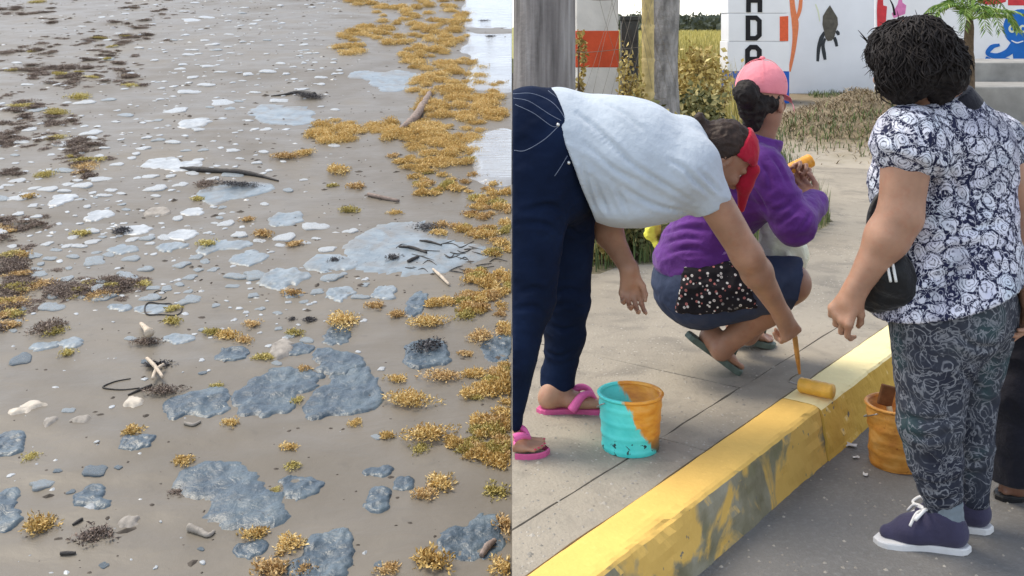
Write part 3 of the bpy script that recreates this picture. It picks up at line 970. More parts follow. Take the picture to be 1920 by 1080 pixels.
def clump(px, py, rx, mat='golden_weed', name='seaweed_clump', label=None, group=None, cat='seaweed', flat=1.0, ys=1.0):
    x, y = BXY(px, py + rx * .12)
    r = rx * y / FPX
    key = min(CL, key=lambda k: abs(math.log(k[0] / r)) + .01 * ((k[1] + int(px)) % 5))
    k = r / key[0] * 1.0
    z = float(beach_z(np.array([x]), np.array([y]))[0]) - .004
    rot = random.uniform(0, 6.28)
    V, T, a = CL[key]
    M3 = np.array(Matrix.Rotation(TILT, 3, 'X') @ Matrix.Rotation(rot, 3, 'Z'))
    reach = np.abs(V[:, :2]).max() * k
    if x + reach > -.004:      # beside the set's edge: a mesh of its own, trimmed there
        Wv = (V * [k, k * ys, k * flat]) @ M3.T
        ok = (Wv[T][:, :, 0] + x < -.004).all(1)
        if ok.sum() < 20: return None
        me = mesh_np('weed_clump', Wv, T[ok], False, a); me.materials.append(MATS[mat])
        o = bpy.data.objects.new(name, me); o.location = (x, y, z)
    else:
        o = bpy.data.objects.new(name, clump_mesh(key, mat))
        o.location = (x, y, z); o.rotation_euler = (TILT, 0, rot); o.scale = (k, k * ys, k * flat)
    COL.objects.link(o)
    return tag(o, label, cat, group)
GG = 'loose golden seaweed tufts'
NEAR = [  # px, py, half width, material, label
 (765, 752, 38, 'golden_weed', 'wide golden seaweed tuft right of the widest tar patches'),
 (800, 820, 42, 'golden_weed', 'large brown-gold seaweed tuft in the lower right'),
 (790, 848, 18, 'olive_weed', 'small olive tuft under the large brown-gold tuft'),
 (746, 711, 20, 'golden_weed', 'round golden tuft above the wide one'),
 (828, 706, 34, 'orange_weed', 'rusty flat tuft right of the round golden tuft'),
 (645, 600, 34, 'golden_weed', 'long golden tuft lying over the square blue tar patch'),
 (700, 575, 18, 'orange_weed', 'pale orange tuft near the round tar patch'),
 (746, 592, 17, 'orange_weed', 'little orange tuft below the bluish tar block'),
 (800, 606, 32, 'golden_weed', 'golden tuft right of the bluish tar block'),
 (872, 663, 17, 'orange_weed', 'upright orange tuft right of the thick dark patch'),
 (902, 630, 26, 'orange_weed', 'orange-brown tuft above the upright one at right'),
 (572, 694, 14, 'orange_weed', 'small rust tuft on top of the widest tar patch'),
 (555, 622, 17, 'olive_weed', 'dark olive tuft left of the dark folded patch'),
 (556, 752, 13, 'olive_weed', 'small olive tuft between the widest pair of patches'),
 (492, 673, 20, 'olive_weed', 'olive tuft left of the brown crusty stone'),
 (666, 797, 14, 'golden_weed', 'tiny golden tuft below the right wrinkled patch'),
 (724, 823, 17, 'golden_weed', 'small golden tuft left of the large brown-gold tuft'),
 (543, 843, 18, 'golden_weed', 'small golden tuft alone above the ragged patch'),
 (548, 877, 17, 'olive_weed', 'flat olive tuft just above the ragged patch'),
 (248, 815, 20, 'golden_weed', 'yellow tuft over the smooth oval patch'),
 (343, 869, 20, 'golden_weed', 'thin golden tuft at the top of the large bottom left patch'),
 (76, 985, 32, 'golden_weed', 'bright orange-gold tuft at far bottom left'),
 (478, 1005, 26, 'golden_weed', 'pale yellow tuft below the large bottom left patch'),
 (547, 1028, 30, 'golden_weed', 'golden tuft left of the dark blue slab'),
 (505, 1072, 34, 'orange_weed', 'rusty tuft at the bottom edge, left'),
 (570, 1078, 22, 'orange_weed', 'rusty tuft at the bottom edge under the blue slab'),
 (815, 1063, 36, 'golden_weed', 'golden tuft at the bottom edge right of centre'),
 (728, 1076, 24, 'orange_weed', 'low tuft at the bottom edge left of the golden one'),
 (828, 914, 30, 'golden_weed', 'spread golden tuft right of the oval disc'),
 (796, 937, 22, 'orange_weed', 'round brown tuft below the spread golden one'),
 (935, 930, 26, 'olive_weed', 'olive-brown tuft near the right rim of the sand'),
 (950, 1000, 28, 'orange_weed', 'rusty tuft at the right rim near the bottom'),
 (948, 1074, 30, 'golden_weed', 'golden tuft in the bottom right corner of the sand'),
 (517, 925, 12, 'olive_weed', 'tiny tuft between the large patch and the ragged one'),
 (635, 318, 24, 'golden_weed', 'golden tuft in the upper middle, alone on bare sand'),
 (665, 347, 17, 'orange_weed', 'little orange tuft below the lone golden one'),
 (656, 393, 18, 'olive_weed', 'brown tuft above the wet sheet'),
 (622, 346, 11, 'olive_weed', 'tiny tuft left of the little orange one'),
 (740, 398, 13, 'golden_weed', 'small upright tuft above the wet sheet'),
 (572, 286, 20, 'golden_weed', 'yellow tuft near the upper middle'),
 (535, 292, 24, 'orange_weed', 'flat orange tuft beside the yellow one'),
 (495, 437, 18, 'orange_weed', 'orange tuft left of the wet sheet'),
 (552, 455, 18, 'orange_weed', 'pinkish brown tuft just left of the wet sheet'),
 (465, 410, 13, 'orange_weed', 'little brown tuft left of the pale oval patch'),
 (430, 630, 22, 'golden_weed', 'middle of a long golden strand left of centre'),
 (398, 622, 17, 'olive_weed', 'left end of a long golden strand left of centre'),
 (460, 640, 16, 'orange_weed', 'right end of a long golden strand left of centre'),
 (548, 548, 20, 'orange_weed', 'orange tuft lying on a small grey patch'),
 (125, 662, 15, 'olive_weed', 'olive tuft by the twin tar lozenges'),
 (470, 607, 17, 'orange_weed', 'dull orange tuft above the long strand'),
 (325, 603, 17, 'olive_weed', 'olive tuft on a small pale patch'),
 (322, 578, 16, 'olive_weed', 'olive tuft inside the coil of dark weed'),
 (372, 370, 12, 'olive_weed', 'green tuft at the end of the long pale patch'),
 (150, 436, 18, 'olive_weed', 'olive tuft at left of the upper sand'),
 (385, 455, 18, 'olive_weed', 'greenish tuft on the end of a tar patch'),
 (86, 328, 17, 'olive_weed', 'olive tuft among white lumps at upper left'),
 (52, 374, 15, 'golden_weed', 'yellow tuft by the left edge of the upper sand'),
 (150, 180, 18, 'olive_weed', 'green-gold tuft near the top left wrack'),
 (430, 800, 16, 'golden_weed', 'tiny yellow tuft on a grey crumb'),
 (405, 728, 13, 'olive_weed', 'olive tuft on the pair of overlapping lobes'),
 (60, 860, 16, 'olive_weed', 'thin stalky tuft at the left, above the split lump'),
]
for px, py, rx, m, lab in NEAR:
    clump(px, py, rx, m, label=lab, group=GG, flat=random.uniform(.75, 1.05))
for px, py, rx in ((905, 40, 12), (920, 70, 9), (935, 25, 10), (915, 100, 14), (942, 88, 8), (938, 118, 10), (950, 140, 9), (925, 262, 12), (945, 290, 9)):
    clump(px, py, rx, 'dark_weed', 'dark_seaweed', 'dark weed scrap lying in the shallow water at the upper right', 'weed scraps in the shallow water', 'seaweed', .6)
clump(800, 650, 34, 'dark_weed', 'dark_seaweed', 'black weed clump lying on the thick dark tar patch', None, 'seaweed', .8)
clump(175, 1008, 32, 'brown_weed', 'dead_seaweed', 'purplish dead weed clump at the bottom left', None, 'seaweed', .75)
clump(330, 925, 16, 'brown_weed', 'dead_seaweed', 'brown weed knot at the left rim of the large bottom patch', None, 'seaweed', .7)
clump(400, 570, 1, 'brown_weed') if False else None
clump(582, 598, 14, 'dark_weed', 'dark_seaweed', 'small black weed knot above the dark olive tuft', None, 'seaweed', .7)
clump(550, 597, 10, 'dark_weed', 'dark_seaweed', 'tiny black weed knot left of the small knot', None, 'seaweed', .7)
clump(275, 640, 26, 'brown_weed', 'dead_seaweed', 'dark weed round the bleached stump', None, 'seaweed', .7)
clump(305, 735, 30, 'brown_weed', 'dead_seaweed', 'brown weed knot at the foot of the bent twigs', None, 'seaweed', .7)
clump(300, 685, 26, 'dark_weed', 'dark_seaweed', 'grey twiggy tangle above the brown knot', None, 'seaweed', .5)
clump(90, 615, 34, 'brown_weed', 'dead_seaweed', 'brown and olive weed heap at the left, above the twin lozenges', None, 'seaweed', .9)
clump(105, 622, 20, 'olive_weed', 'seaweed_clump', 'olive tuft on the right of the weed heap at the left', None, 'seaweed', .9)
clump(228, 430, 18, 'dark_weed', 'dark_seaweed', 'dark twig tuft beside a white topped patch', None, 'seaweed', .9)
clump(580, 178, 24, 'dark_weed', 'dark_seaweed', 'black root end of the far dark branch', None, 'seaweed', .7)
clump(450, 342, 34, 'dark_weed', 'dark_seaweed', 'black weed under the dark branch', None, 'seaweed', .45)
clump(800, 425, 26, 'dark_weed', 'dark_seaweed', 'black weed at the top rim of the wet sheet', None, 'seaweed', .5)
clump(735, 484, 15, 'dark_weed', 'dark_seaweed', 'black lump in the middle of the wet sheet', None, 'seaweed', .8)
clump(625, 487, 13, 'dark_weed', 'dark_seaweed', 'black lump on the patch below the wet sheet', None, 'seaweed', .8)

# the belt of golden weed: tufts at its rims are things, the packed middle is one mass
BELT = [(760, 5, 130, 14, 26), (790, 30, 90, 22, 30), (690, 70, 60, 22, 26), (650, 95, 26, 10, 8), (810, 70, 65, 28, 34), (860, 30, 28, 20, 12), (800, 110, 52, 22, 26), (860, 125, 50, 20, 20),
        (820, 160, 50, 22, 26), (890, 170, 60, 26, 30), (840, 205, 70, 22, 32), (905, 215, 45, 20, 20), (770, 245, 62, 22, 26), (850, 255, 60, 20, 28), (800, 290, 66, 22, 28),
        (785, 322, 40, 13, 12), (870, 290, 30, 14, 10), (830, 340, 50, 14, 18), (890, 342, 46, 16, 18), (800, 352, 20, 8, 6), (930, 375, 40, 16, 18), (905, 385, 26, 10, 8), (945, 400, 24, 20, 12),
        (870, 432, 52, 18, 20), (880, 408, 26, 10, 8), (930, 430, 36, 18, 18), (945, 472, 26, 20, 14), (900, 515, 30, 14, 12), (920, 545, 50, 26, 34), (945, 530, 22, 22, 12), (850, 580, 46, 18, 22), (870, 560, 40, 12, 12), (950, 600, 18, 40, 14),
        (640, 240, 44, 18, 16), (625, 262, 30, 8, 8), (700, 240, 18, 10, 6), (600, 250, 24, 8, 6),
        (925, 715, 40, 18, 22), (905, 740, 26, 14, 10), (950, 745, 14, 18, 8), (935, 805, 34, 30, 34), (885, 838, 32, 20, 18), (945, 850, 24, 28, 18), (900, 862, 18, 10, 6), (950, 700, 16, 12, 6)]
mass = []
indiv = 0
cand = []
for (cx, cy, rx, ry, n) in BELT:
    for k in range(n if cy < 320 else int(n * .5)):
        a = random.uniform(0, 6.283); q = math.sqrt(random.random()) * (1 if cy < 320 else 1.15)
        px, py = cx + rx * q * math.cos(a), cy + ry * q * math.sin(a)
        if px > 958: continue
        cand.append((px, py, q))
cand.sort(key=lambda c: -(c[1] + 60 * c[2]))
gm = ['golden_weed', 'golden_weed', 'golden_weed', 'olive_weed', 'orange_weed']
for (px, py, q) in cand:
    m = random.choice(gm)
    rx = random.uniform(9, 20) * (.5 + .0009 * (py + 250)) * (1 if py < 320 else .85)
    if indiv < 190:
        zone = 'far upper' if py < 200 else 'middle' if py < 460 else 'lower right'
        hue = {'golden_weed': 'golden', 'olive_weed': 'olive-green', 'orange_weed': 'rusty orange'}[m]
        if clump(px, py, rx, m, label=f'{hue} seaweed tuft packed into the {zone} stretch of the belt', group=f'{hue} tufts in the {zone} seaweed belt', flat=random.uniform(.8, 1.3)): indiv += 1
    else:
        x, y = BXY(px, py); r = rx * y / FPX
        key = (.075 if r < .1 else .115, random.randrange(5))
        V, T, a = CL[key]; k = r / key[0]
        M3 = np.array(Matrix.Rotation(TILT, 3, 'X') @ Matrix.Rotation(random.uniform(0, 6.28), 3, 'Z'))
        Wv = (V * [k, k, k * random.uniform(.9, 1.35)]) @ M3.T + [x, y, float(beach_z(np.array([x]), np.array([y]))[0]) - .004]
        ok = (Wv[T][:, :, 0] < -.004).all(1)
        mass.append((Wv, T[ok], np.clip(a + random.uniform(-.22, .22), 0, 1)))
Vm, Tm = join_np([(a, b) for a, b, _ in mass])
o = put('seaweed_belt', *compact(Vm, Tm), MATS['golden_weed'], smooth=False)
def attr_set(o, vals):
    a = o.data.attributes.new('tint', 'FLOAT', 'POINT'); a.data.foreach_set('value', np.asarray(vals, np.float32))
am = np.concatenate([c for _, _, c in mass])[np.unique(Tm)]
attr_set(o, am)
tag(o, 'long belt of packed golden seaweed washed up along the right side of the sand', 'seaweed belt', kind='stuff')

# brown wrack at the far left
WR = [(60, 15, 60, 12, 8), (240, 12, 20, 6, 3), (105, 38, 14, 6, 3), (20, 24, 30, 7, 3), (35, 95, 40, 8, 4), (90, 90, 30, 10, 5), (205, 75, 46, 12, 12), (275, 70, 24, 8, 4), (205, 108, 44, 14, 10), (130, 130, 60, 12, 12), (60, 130, 50, 12, 10), (200, 138, 50, 12, 10), (130, 150, 40, 10, 8), (255, 152, 22, 6, 4),
      (40, 195, 40, 14, 10), (70, 210, 40, 12, 8), (100, 222, 40, 8, 6), (20, 245, 34, 18, 10), (80, 265, 90, 10, 14), (150, 275, 22, 14, 8), (160, 300, 30, 10, 7), (170, 320, 18, 9, 4), (20, 325, 16, 8, 3),
      (35, 425, 36, 14, 8), (5, 440, 14, 16, 5), (35, 490, 40, 14, 8), (40, 525, 45, 22, 14), (15, 560, 30, 22, 8), (170, 540, 60, 12, 12), (235, 530, 34, 10, 8), (110, 550, 40, 12, 6), (5, 610, 12, 20, 4), (25, 575, 30, 16, 6), (300, 22, 40, 7, 3), (250, 45, 40, 8, 5), (385, 345, 10, 5, 1)]
nw = 0
HUE = {'brown_weed': 'brown', 'olive_weed': 'olive', 'orange_weed': 'rust-coloured'}
for (cx, cy, rx, ry, n) in WR:
    for k in range(n):
        a = random.uniform(0, 6.283); q = math.sqrt(random.random())
        px, py = cx + rx * q * math.cos(a), cy + ry * q * math.sin(a)
        r = random.uniform(12, 25) * (.6 + .0009 * py)
        m = random.choice(['brown_weed'] * 8 + ['olive_weed'] if cy < 300 else ['brown_weed'] * 5 + ['orange_weed', 'olive_weed'])
        clump(px, py, r, m, 'dead_seaweed', f'flat {HUE[m]} weed scrap strewn over the {"top left corner" if cy < 160 else "upper left side" if cy < 360 else "left edge half way down"} of the sand', f'{HUE[m]} wrack, {"top left" if cy < 160 else "upper left" if cy < 360 else "mid left"}', 'seaweed', random.uniform(.4, .75))
        nw += 1

parts = []
g = np.random.default_rng(77)
for (cx, cy, rx, ry, n) in WR:
    for k in range(int(n * 1.7)):
        a = g.uniform(0, 6.283); q = math.sqrt(g.random()) * 2.0
        px, py = cx + rx * q * math.cos(a), cy + ry * q * math.sin(a)
        x, y = BXY(px, py); r = g.uniform(4, 13) * (.6 + .0009 * py) * y / FPX
        V, T, at = CL[(.045, int(g.integers(5)))]; k_ = r / .045
        M3 = np.array(Matrix.Rotation(TILT, 3, 'X') @ Matrix.Rotation(g.uniform(0, 6.28), 3, 'Z'))
        parts.append(((V * [k_ * 1.2, k_, k_ * .4]) @ M3.T + [x, y, float(beach_z(np.array([x]), np.array([y]))[0]) - .003], T, at))
Vm, Tm = join_np([(a, b) for a, b, _ in parts])
tag(put('wrack', Vm, Tm, MATS['brown_weed'], None, False, np.concatenate([c for _, _, c in parts])), 'thin brown wrack spread over the upper left sand', 'wrack', kind='stuff')
# flecks of shell, bark and weed everywhere on the sand
for nm, mt, n, lab in (('bark_flecks', 'black_flecks', 1700, 'dark flecks of bark and weed over the sand'), ('shell_flecks', 'pale_sheen_and_shell', 450, 'pale flecks of shell over the sand')):
    if mt == 'black_flecks': plain('black_flecks', (.075, .062, .05), .8, .3, .4, 30)
    parts = []
    while len(parts) < n:
        px, py = g.uniform(0, 950), 1090 * g.random() ** 1.7
        if py > 560 and g.random() < .75: continue
        if mt != 'black_flecks' and px > 700: continue
        x, y = BXY(px, py); r = g.lognormal(math.log(2.0), .5) * (.6 + .0008 * py) * y / FPX
        a = np.arange(6) * 1.047 + g.random(); rot = g.normal(0, .5)
        ex = r * g.uniform(.8, 2.6); ey = r * g.uniform(.5, 1.1) * 1.6
        u, v = np.cos(a) * ex * g.uniform(.6, 1.2, 6), np.sin(a) * ey * g.uniform(.6, 1.2, 6)
        X_, Y_ = x + u * math.cos(rot) - v * math.sin(rot), y + u * math.sin(rot) + v * math.cos(rot)
        if X_.max() > -.005: continue
        zb = beach_z(X_, Y_)
        V = np.concatenate([[[x, y, float(beach_z(np.array([x]), np.array([y]))[0]) + r * .5]], np.stack([X_, Y_, zb - .001], 1)])
        parts.append((V, np.array([(0, 1 + k, 1 + (k + 1) % 6) for k in range(6)])))
    tag(put(nm, *join_np(parts), MATS[mt], smooth=False), lab, 'flecks', kind='stuff')

# --- driftwood and twigs
plain('grey_driftwood', (.26, .20, .17), .8, .3, .35, 40, .9, 90)
plain('black_twig', (.05, .045, .042), .7, .4, .3, 50, .8, 120)
plain('bleached_twig', (.55, .46, .36), .75, .3, .25, 50, .6, 120)
def stick(name, label, px_pts, rads, mat, lift=.6, cat='driftwood', parent=None, group=None, wob=.25):
    P = []
    n = len(px_pts)
    R = np.interp(np.linspace(0, 1, n), np.linspace(0, 1, len(rads)), rads)
    for (q, r) in zip(px_pts, R):
        x, y = BXY(q[0], q[1]); z = float(beach_z(np.array([x]), np.array([y]))[0]) + r * lift + (q[2] if len(q) > 2 else 0)
        if len(q) > 2 and q[2]:      # raised point: keep where it is seen
            y2 = y; 
        P.append((min(x, -r - .004), y, z))
    C = curve_pts(P, 8)
    rr = np.interp(np.linspace(0, 1, len(C)), np.linspace(0, 1, n), R)
    V, Fq = tube_np(C, rr, 8, wob=wob, seed=int(px_pts[0][0]))
    if parent is not None: return put(name, V, tri_split(Fq), MATS[mat], parent)
    o = put(name, V, tri_split(Fq), MATS[mat]); recentre(o)
    return tag(o, label, cat, group)
stick('driftwood', 'grey driftwood branch lying at the inner rim of the seaweed belt', [(738, 250), (755, 243), (778, 225), (792, 205), (803, 184), (808, 166)], [.008, .02, .034, .032, .028, .014], 'grey_driftwood', .8)
stick('branch', 'long dark wet branch lying across the upper sand', [(338, 316), (370, 321), (415, 324), (455, 326), (490, 331), (522, 338)], [.007, .019, .016, .018, .011, .005], 'black_twig', .8)
stick('branch', 'thin dark branch with a root end near the top', [(508, 177), (535, 176), (560, 173), (590, 180)], [.004, .01, .016, .022], 'black_twig', .8)
stick('twig', 'bent black twig forming an open triangle on the lower left sand', [(245, 714), (215, 720), (193, 733), (225, 737), (262, 733)], [.002, .0025, .003, .0025, .002], 'black_twig', 1.0, 'twig')
stick('twig', 'short black twig under the bent one', [(240, 747), (262, 738), (285, 730)], [.003, .005, .006], 'black_twig', 1.0, 'twig')
stick('twig', 'bleached forked stick on the grey tangle, long prong', [(276, 690), (290, 706), (305, 724)], [.007, .008, .006], 'bleached_twig', 4.0, 'twig')
stick('twig', 'bleached forked stick on the grey tangle, crossing prong', [(306, 700), (292, 712), (286, 726)], [.006, .007, .006], 'bleached_twig', 4.0, 'twig')
stick('twig', 'pale stump sticking up out of dark weed at left', [(280, 648), (276, 636), (268, 622), (264, 614)], [.02, .014, .010, .007], 'bleached_twig', 2.5, 'twig')
stick('twig', 'thin pale stick at the lower rim of the wet sheet', [(812, 512), (825, 525), (842, 541)], [.006, .008, .006], 'bleached_twig', 1.5, 'twig')
stick('twig', 'black twig at the right end of the wet sheet', [(787, 456), (806, 459), (828, 464)], [.005, .007, .004], 'black_twig', 1.2, 'twig')
stick('twig', 'slim black twig across the wet sheet', [(748, 468), (772, 471), (800, 480)], [.006, .008, .006], 'black_twig', 1.2, 'twig')
stick('twig', 'short black twig low on the wet sheet', [(765, 496), (775, 492), (785, 487)], [.008, .009, .006], 'black_twig', 1.2, 'twig')
stick('twig', 'brown twig above the wet sheet', [(690, 368), (715, 373), (748, 378)], [.012, .012, .008], 'grey_driftwood', 1.0, 'twig')
stick('twig', 'grey twig at the bottom right of the thin sheet', [(903, 1060), (915, 1044), (928, 1032)], [.008, .011, .007], 'grey_driftwood', 1.0, 'twig')
stick('twig', 'curved twig on the lower left sand', [(354, 998), (375, 1006), (390, 1012), (402, 1004)], [.012, .010, .007, .005], 'buff_stone', .8, 'twig')
stick('twig', 'thin straight twig at bottom left', [(113, 1043), (128, 1043), (142, 1042)], [.005, .006, .004], 'black_twig', 1, 'twig')
stick('twig', 'little twig above the purplish weed clump', [(136, 987), (146, 982), (155, 977)], [.003, .005, .004], 'black_twig', 1, 'twig')
stick('twig', 'small hooked twig on bare sand at left of centre', [(346, 803), (362, 806), (376, 798)], [.006, .006, .004], 'buff_stone', 1, 'twig')
# coil of dark stalk
a = np.linspace(0, 6.1, 22)
stick('seaweed_stalk', 'coil of dark stalk lying on the left of the sand', [(302 + (40 - 3 * k) * math.cos(k), 579 + (17 - k) * math.sin(k) + 3 * math.sin(3 * k)) for k in a], [.0022, .0035, .0025], 'black_twig', 1.3, 'seaweed')
stick('seaweed_stalk', 'small loop of dark stalk above the larger coil', [(300 + 13 * math.cos(k), 553 + 8 * math.sin(k)) for k in np.linspace(.4, 5.6, 12)], [.002, .002], 'black_twig', 1.3, 'seaweed')
for k in range(26):
    px, py = random.uniform(740, 920), random.uniform(455, 515)
    stick('twig', 'short dark twig strewn on the broad wet tar sheet', [(px, py), (px + random.uniform(8, 16), py + random.uniform(-6, 6)), (px + random.uniform(18, 34), py + random.uniform(-9, 9))], [.0018, .003, .0014], 'black_twig', 1.5, 'twig', group='twigs on the wet sheet')
# ================================================================== PEOPLE
def skin_mat(name, c):
    t = NT(name)
    f = t.noise(11, 6)
    col = t.ramp(f, [(.3, tuple(v * .76 for v in c)), (.7, tuple(min(1, v * 1.12) for v in c))])
    col = t.mix(t.ramp(t.noise(38, 5), [(.5, 0.), (.75, .4)]), col, (c[0] * .85, c[1] * .58, c[2] * .5))
    t.bump(t.noise(160, 4), .18, .003)
    t.out(col, .48, .45)
    t.b.inputs['Subsurface Weight'].default_value = .12
    t.b.inputs['Subsurface Radius'].default_value = (.012, .005, .003)
    return t.m
skin_mat('skin_tan', (.43, .235, .150))
skin_mat('skin_brown', (.37, .195, .125))
skin_mat('skin_deep', (.28, .145, .095))
plain('hair_black', (.017, .013, .012), .62, .22, .4, 60, .5, 200)
plain('hair_brown', (.035, .020, .014), .55, .3, .3, 60, .5, 200)
plain('eye_white', (.7, .68, .64), .3, .5, .05)
plain('eye_iris', (.03, .018, .012), .25, .5, .05)

t = NT('denim_navy')
co = t.coord()
f = t.noise(5, 5)
c = t.ramp(f, [(.3, (.004, .008, .022)), (.55, (.006, .013, .038)), (.8, (.011, .023, .062))])
t.bump(t.math('ADD', t.noise(26, 4, dist=.4), t.math('MULTIPLY', t.noise(700, 1), .06)), .35, .008)
t.out(c, .85, .12)
t = NT('denim_shorts')
c = t.ramp(t.noise(6, 5), [(.3, (.018, .028, .06)), (.7, (.045, .06, .11))])
c = t.mix(t.ramp(t.noise(4, 3), [(.5, 0.), (.7, .6)]), c, (.10, .10, .12))
t.bump(t.noise(30, 4), .35, .008)
t.out(c, .8, .2)
plain('stitching', (.20, .23, .30), .8, .2, .1)
plain('rivet', (.75, .75, .72), .3, .5, .05, metallic=.6)
cloth('tee_white_blue', (.50, .555, .615), .07)
cloth('bandana_red', (.42, .012, .035), .15)
cloth('purple_jersey', (.125, .032, .225), .22)
cloth('lilac_band', (.33, .18, .46), .1)
cloth('cap_pink', (.83, .27, .31), .05)
cloth('pink_top', (.75, .38, .42), .08)
cloth('black_trousers', (.012, .012, .02), .3)
cloth('black_bag', (.011, .011, .012), .3, .5)
plain('bag_stripe', (.75, .75, .73), .6, .3, .05)
plain('flipflop_pink', (.72, .13, .36), .5, .4, .08)
plain('flipflop_pink_sole', (.58, .10, .25), .6, .3, .1)
plain('sandal_green', (.10, .135, .115), .6, .35, .2)
plain('toenail_red', (.5, .05, .09), .3, .5, .05)
cloth('navy_canvas', (.055, .05, .095), .2)
cloth('grey_sock', (.21, .25, .28), .15)
plain('white_rubber', (.72, .71, .70), .6, .4, .06)
plain('lace_white', (.80, .78, .76), .8, .2, .05)

t = NT('floral_blouse')        # dark navy cloth printed with pale lilac flowers and scrolls
co = t.coord()
d1 = t.vmath('ADD', co, t.vmath('MULTIPLY', t.node('ShaderNodeTexNoise', {'Scale': 22., 'Detail': 3., 'Vector': co}).outputs['Color'], (.035, .035, .035)))
v = t.voro(23, d1); ve = t.voro(23, d1, feature='DISTANCE_TO_EDGE'); v2 = t.voro(62, d1); n = t.noise(48, 3, co=d1, dist=1.2)
petal = t.ramp(t.math('ADD', ve, t.math('MULTIPLY', t.math('SUBTRACT', n, .5), .32)), [(.07, 0.), (.115, 1.)])
vein = t.ramp(t.math('FRACT', t.math('ADD', t.math('MULTIPLY', v, 5.2), t.math('MULTIPLY', n, 1.7))), [(.0, .15), (.18, .2), (.3, 1.), (.9, 1.), (1., .15)])
scroll = t.ramp(t.math('ABSOLUTE', t.math('SUBTRACT', t.noise(30, 2, dist=2.2), .5)), [(.014, 1.), (.035, 0.)])
tone = t.ramp(t.noise(7, 3), [(.3, (.55, .55, .68)), (.5, (.70, .70, .78)), (.7, (.58, .64, .72))])
fac = t.math('MAXIMUM', t.math('MULTIPLY', petal, vein), t.math('MULTIPLY', scroll, .85))
fac = t.math('MULTIPLY', fac, t.ramp(t.noise(6, 4), [(.34, .45), (.5, 1.)]))
c = t.mix(fac, (.016, .018, .05), tone)
t.bump(t.noise(30, 3), .3, .01)
t.out(c, .8, .2)
t = NT('paisley_leggings')     # charcoal knit with thin grey rings and scrolls
co = t.coord()
d1 = t.vmath('ADD', co, t.vmath('MULTIPLY', t.node('ShaderNodeTexNoise', {'Scale': 14., 'Detail': 3., 'Vector': co}).outputs['Color'], (.05, .05, .05)))
v = t.voro(14, d1); n = t.noise(12, 3, co=d1, dist=2.0)
ring = t.ramp(t.math('FRACT', t.math('MULTIPLY', v, 4.6)), [(.36, 0.), (.46, 1.), (.54, 1.), (.64, 0.)])
scroll = t.ramp(t.math('ABSOLUTE', t.math('SUBTRACT', n, .5)), [(.008, 1.), (.026, 0.)])
dots = t.ramp(t.voro(50, d1), [(.16, .8), (.26, 0.)])
brk = t.ramp(t.noise(11, 3), [(.42, .1), (.58, 1.)])
fac = t.math('MAXIMUM', t.math('MULTIPLY', t.math('MULTIPLY', ring, .75), brk), t.math('MAXIMUM', t.math('MULTIPLY', scroll, .6), t.math('MULTIPLY', dots, t.ramp(t.noise(9, 2), [(.45, 0.), (.6, .8)]))))
ba = t.ramp(t.noise(5, 4), [(.35, (.022, .025, .042)), (.55, (.045, .05, .065)), (.72, (.035, .075, .08))])
c = t.mix(fac, ba, (.30, .31, .34))
t.bump(t.noise(34, 3), .3, .01)
t.out(c, .85, .2)
t = NT('floral_wrap')          # black cloth dotted with small white and red blossoms
co = t.coord()
v = t.voro(60, co); r_ = t.voro(60, co, out='Color')
dots = t.ramp(t.math('ADD', v, t.math('MULTIPLY', t.noise(90, 3), .25)), [(.40, 1.), (.46, 0.)])
hole = t.ramp(v, [(.07, 0.), (.11, 1.)])
rc = t.mix(t.ramp(t.sep(r_)[0], [(.68, 0.), (.7, 1.)]), (.72, .68, .66), (.45, .16, .15))
dens = t.ramp(t.noise(7, 3), [(.30, 0.), (.40, 1.)])
c = t.mix(t.math('MULTIPLY', t.math('MULTIPLY', dots, hole), dens), (.016, .014, .018), rc)
t.bump(t.noise(28, 3), .4, .01)
t.out(c, .85, .2)
t = NT('thin_plastic_bag')
c = t.ramp(t.noise(12, 4), [(.3, (.82, .84, .58)), (.7, (.92, .92, .78))])
t.bump(t.noise(24, 5, dist=1.), .7, .012)
t.out(c, .4, .4)

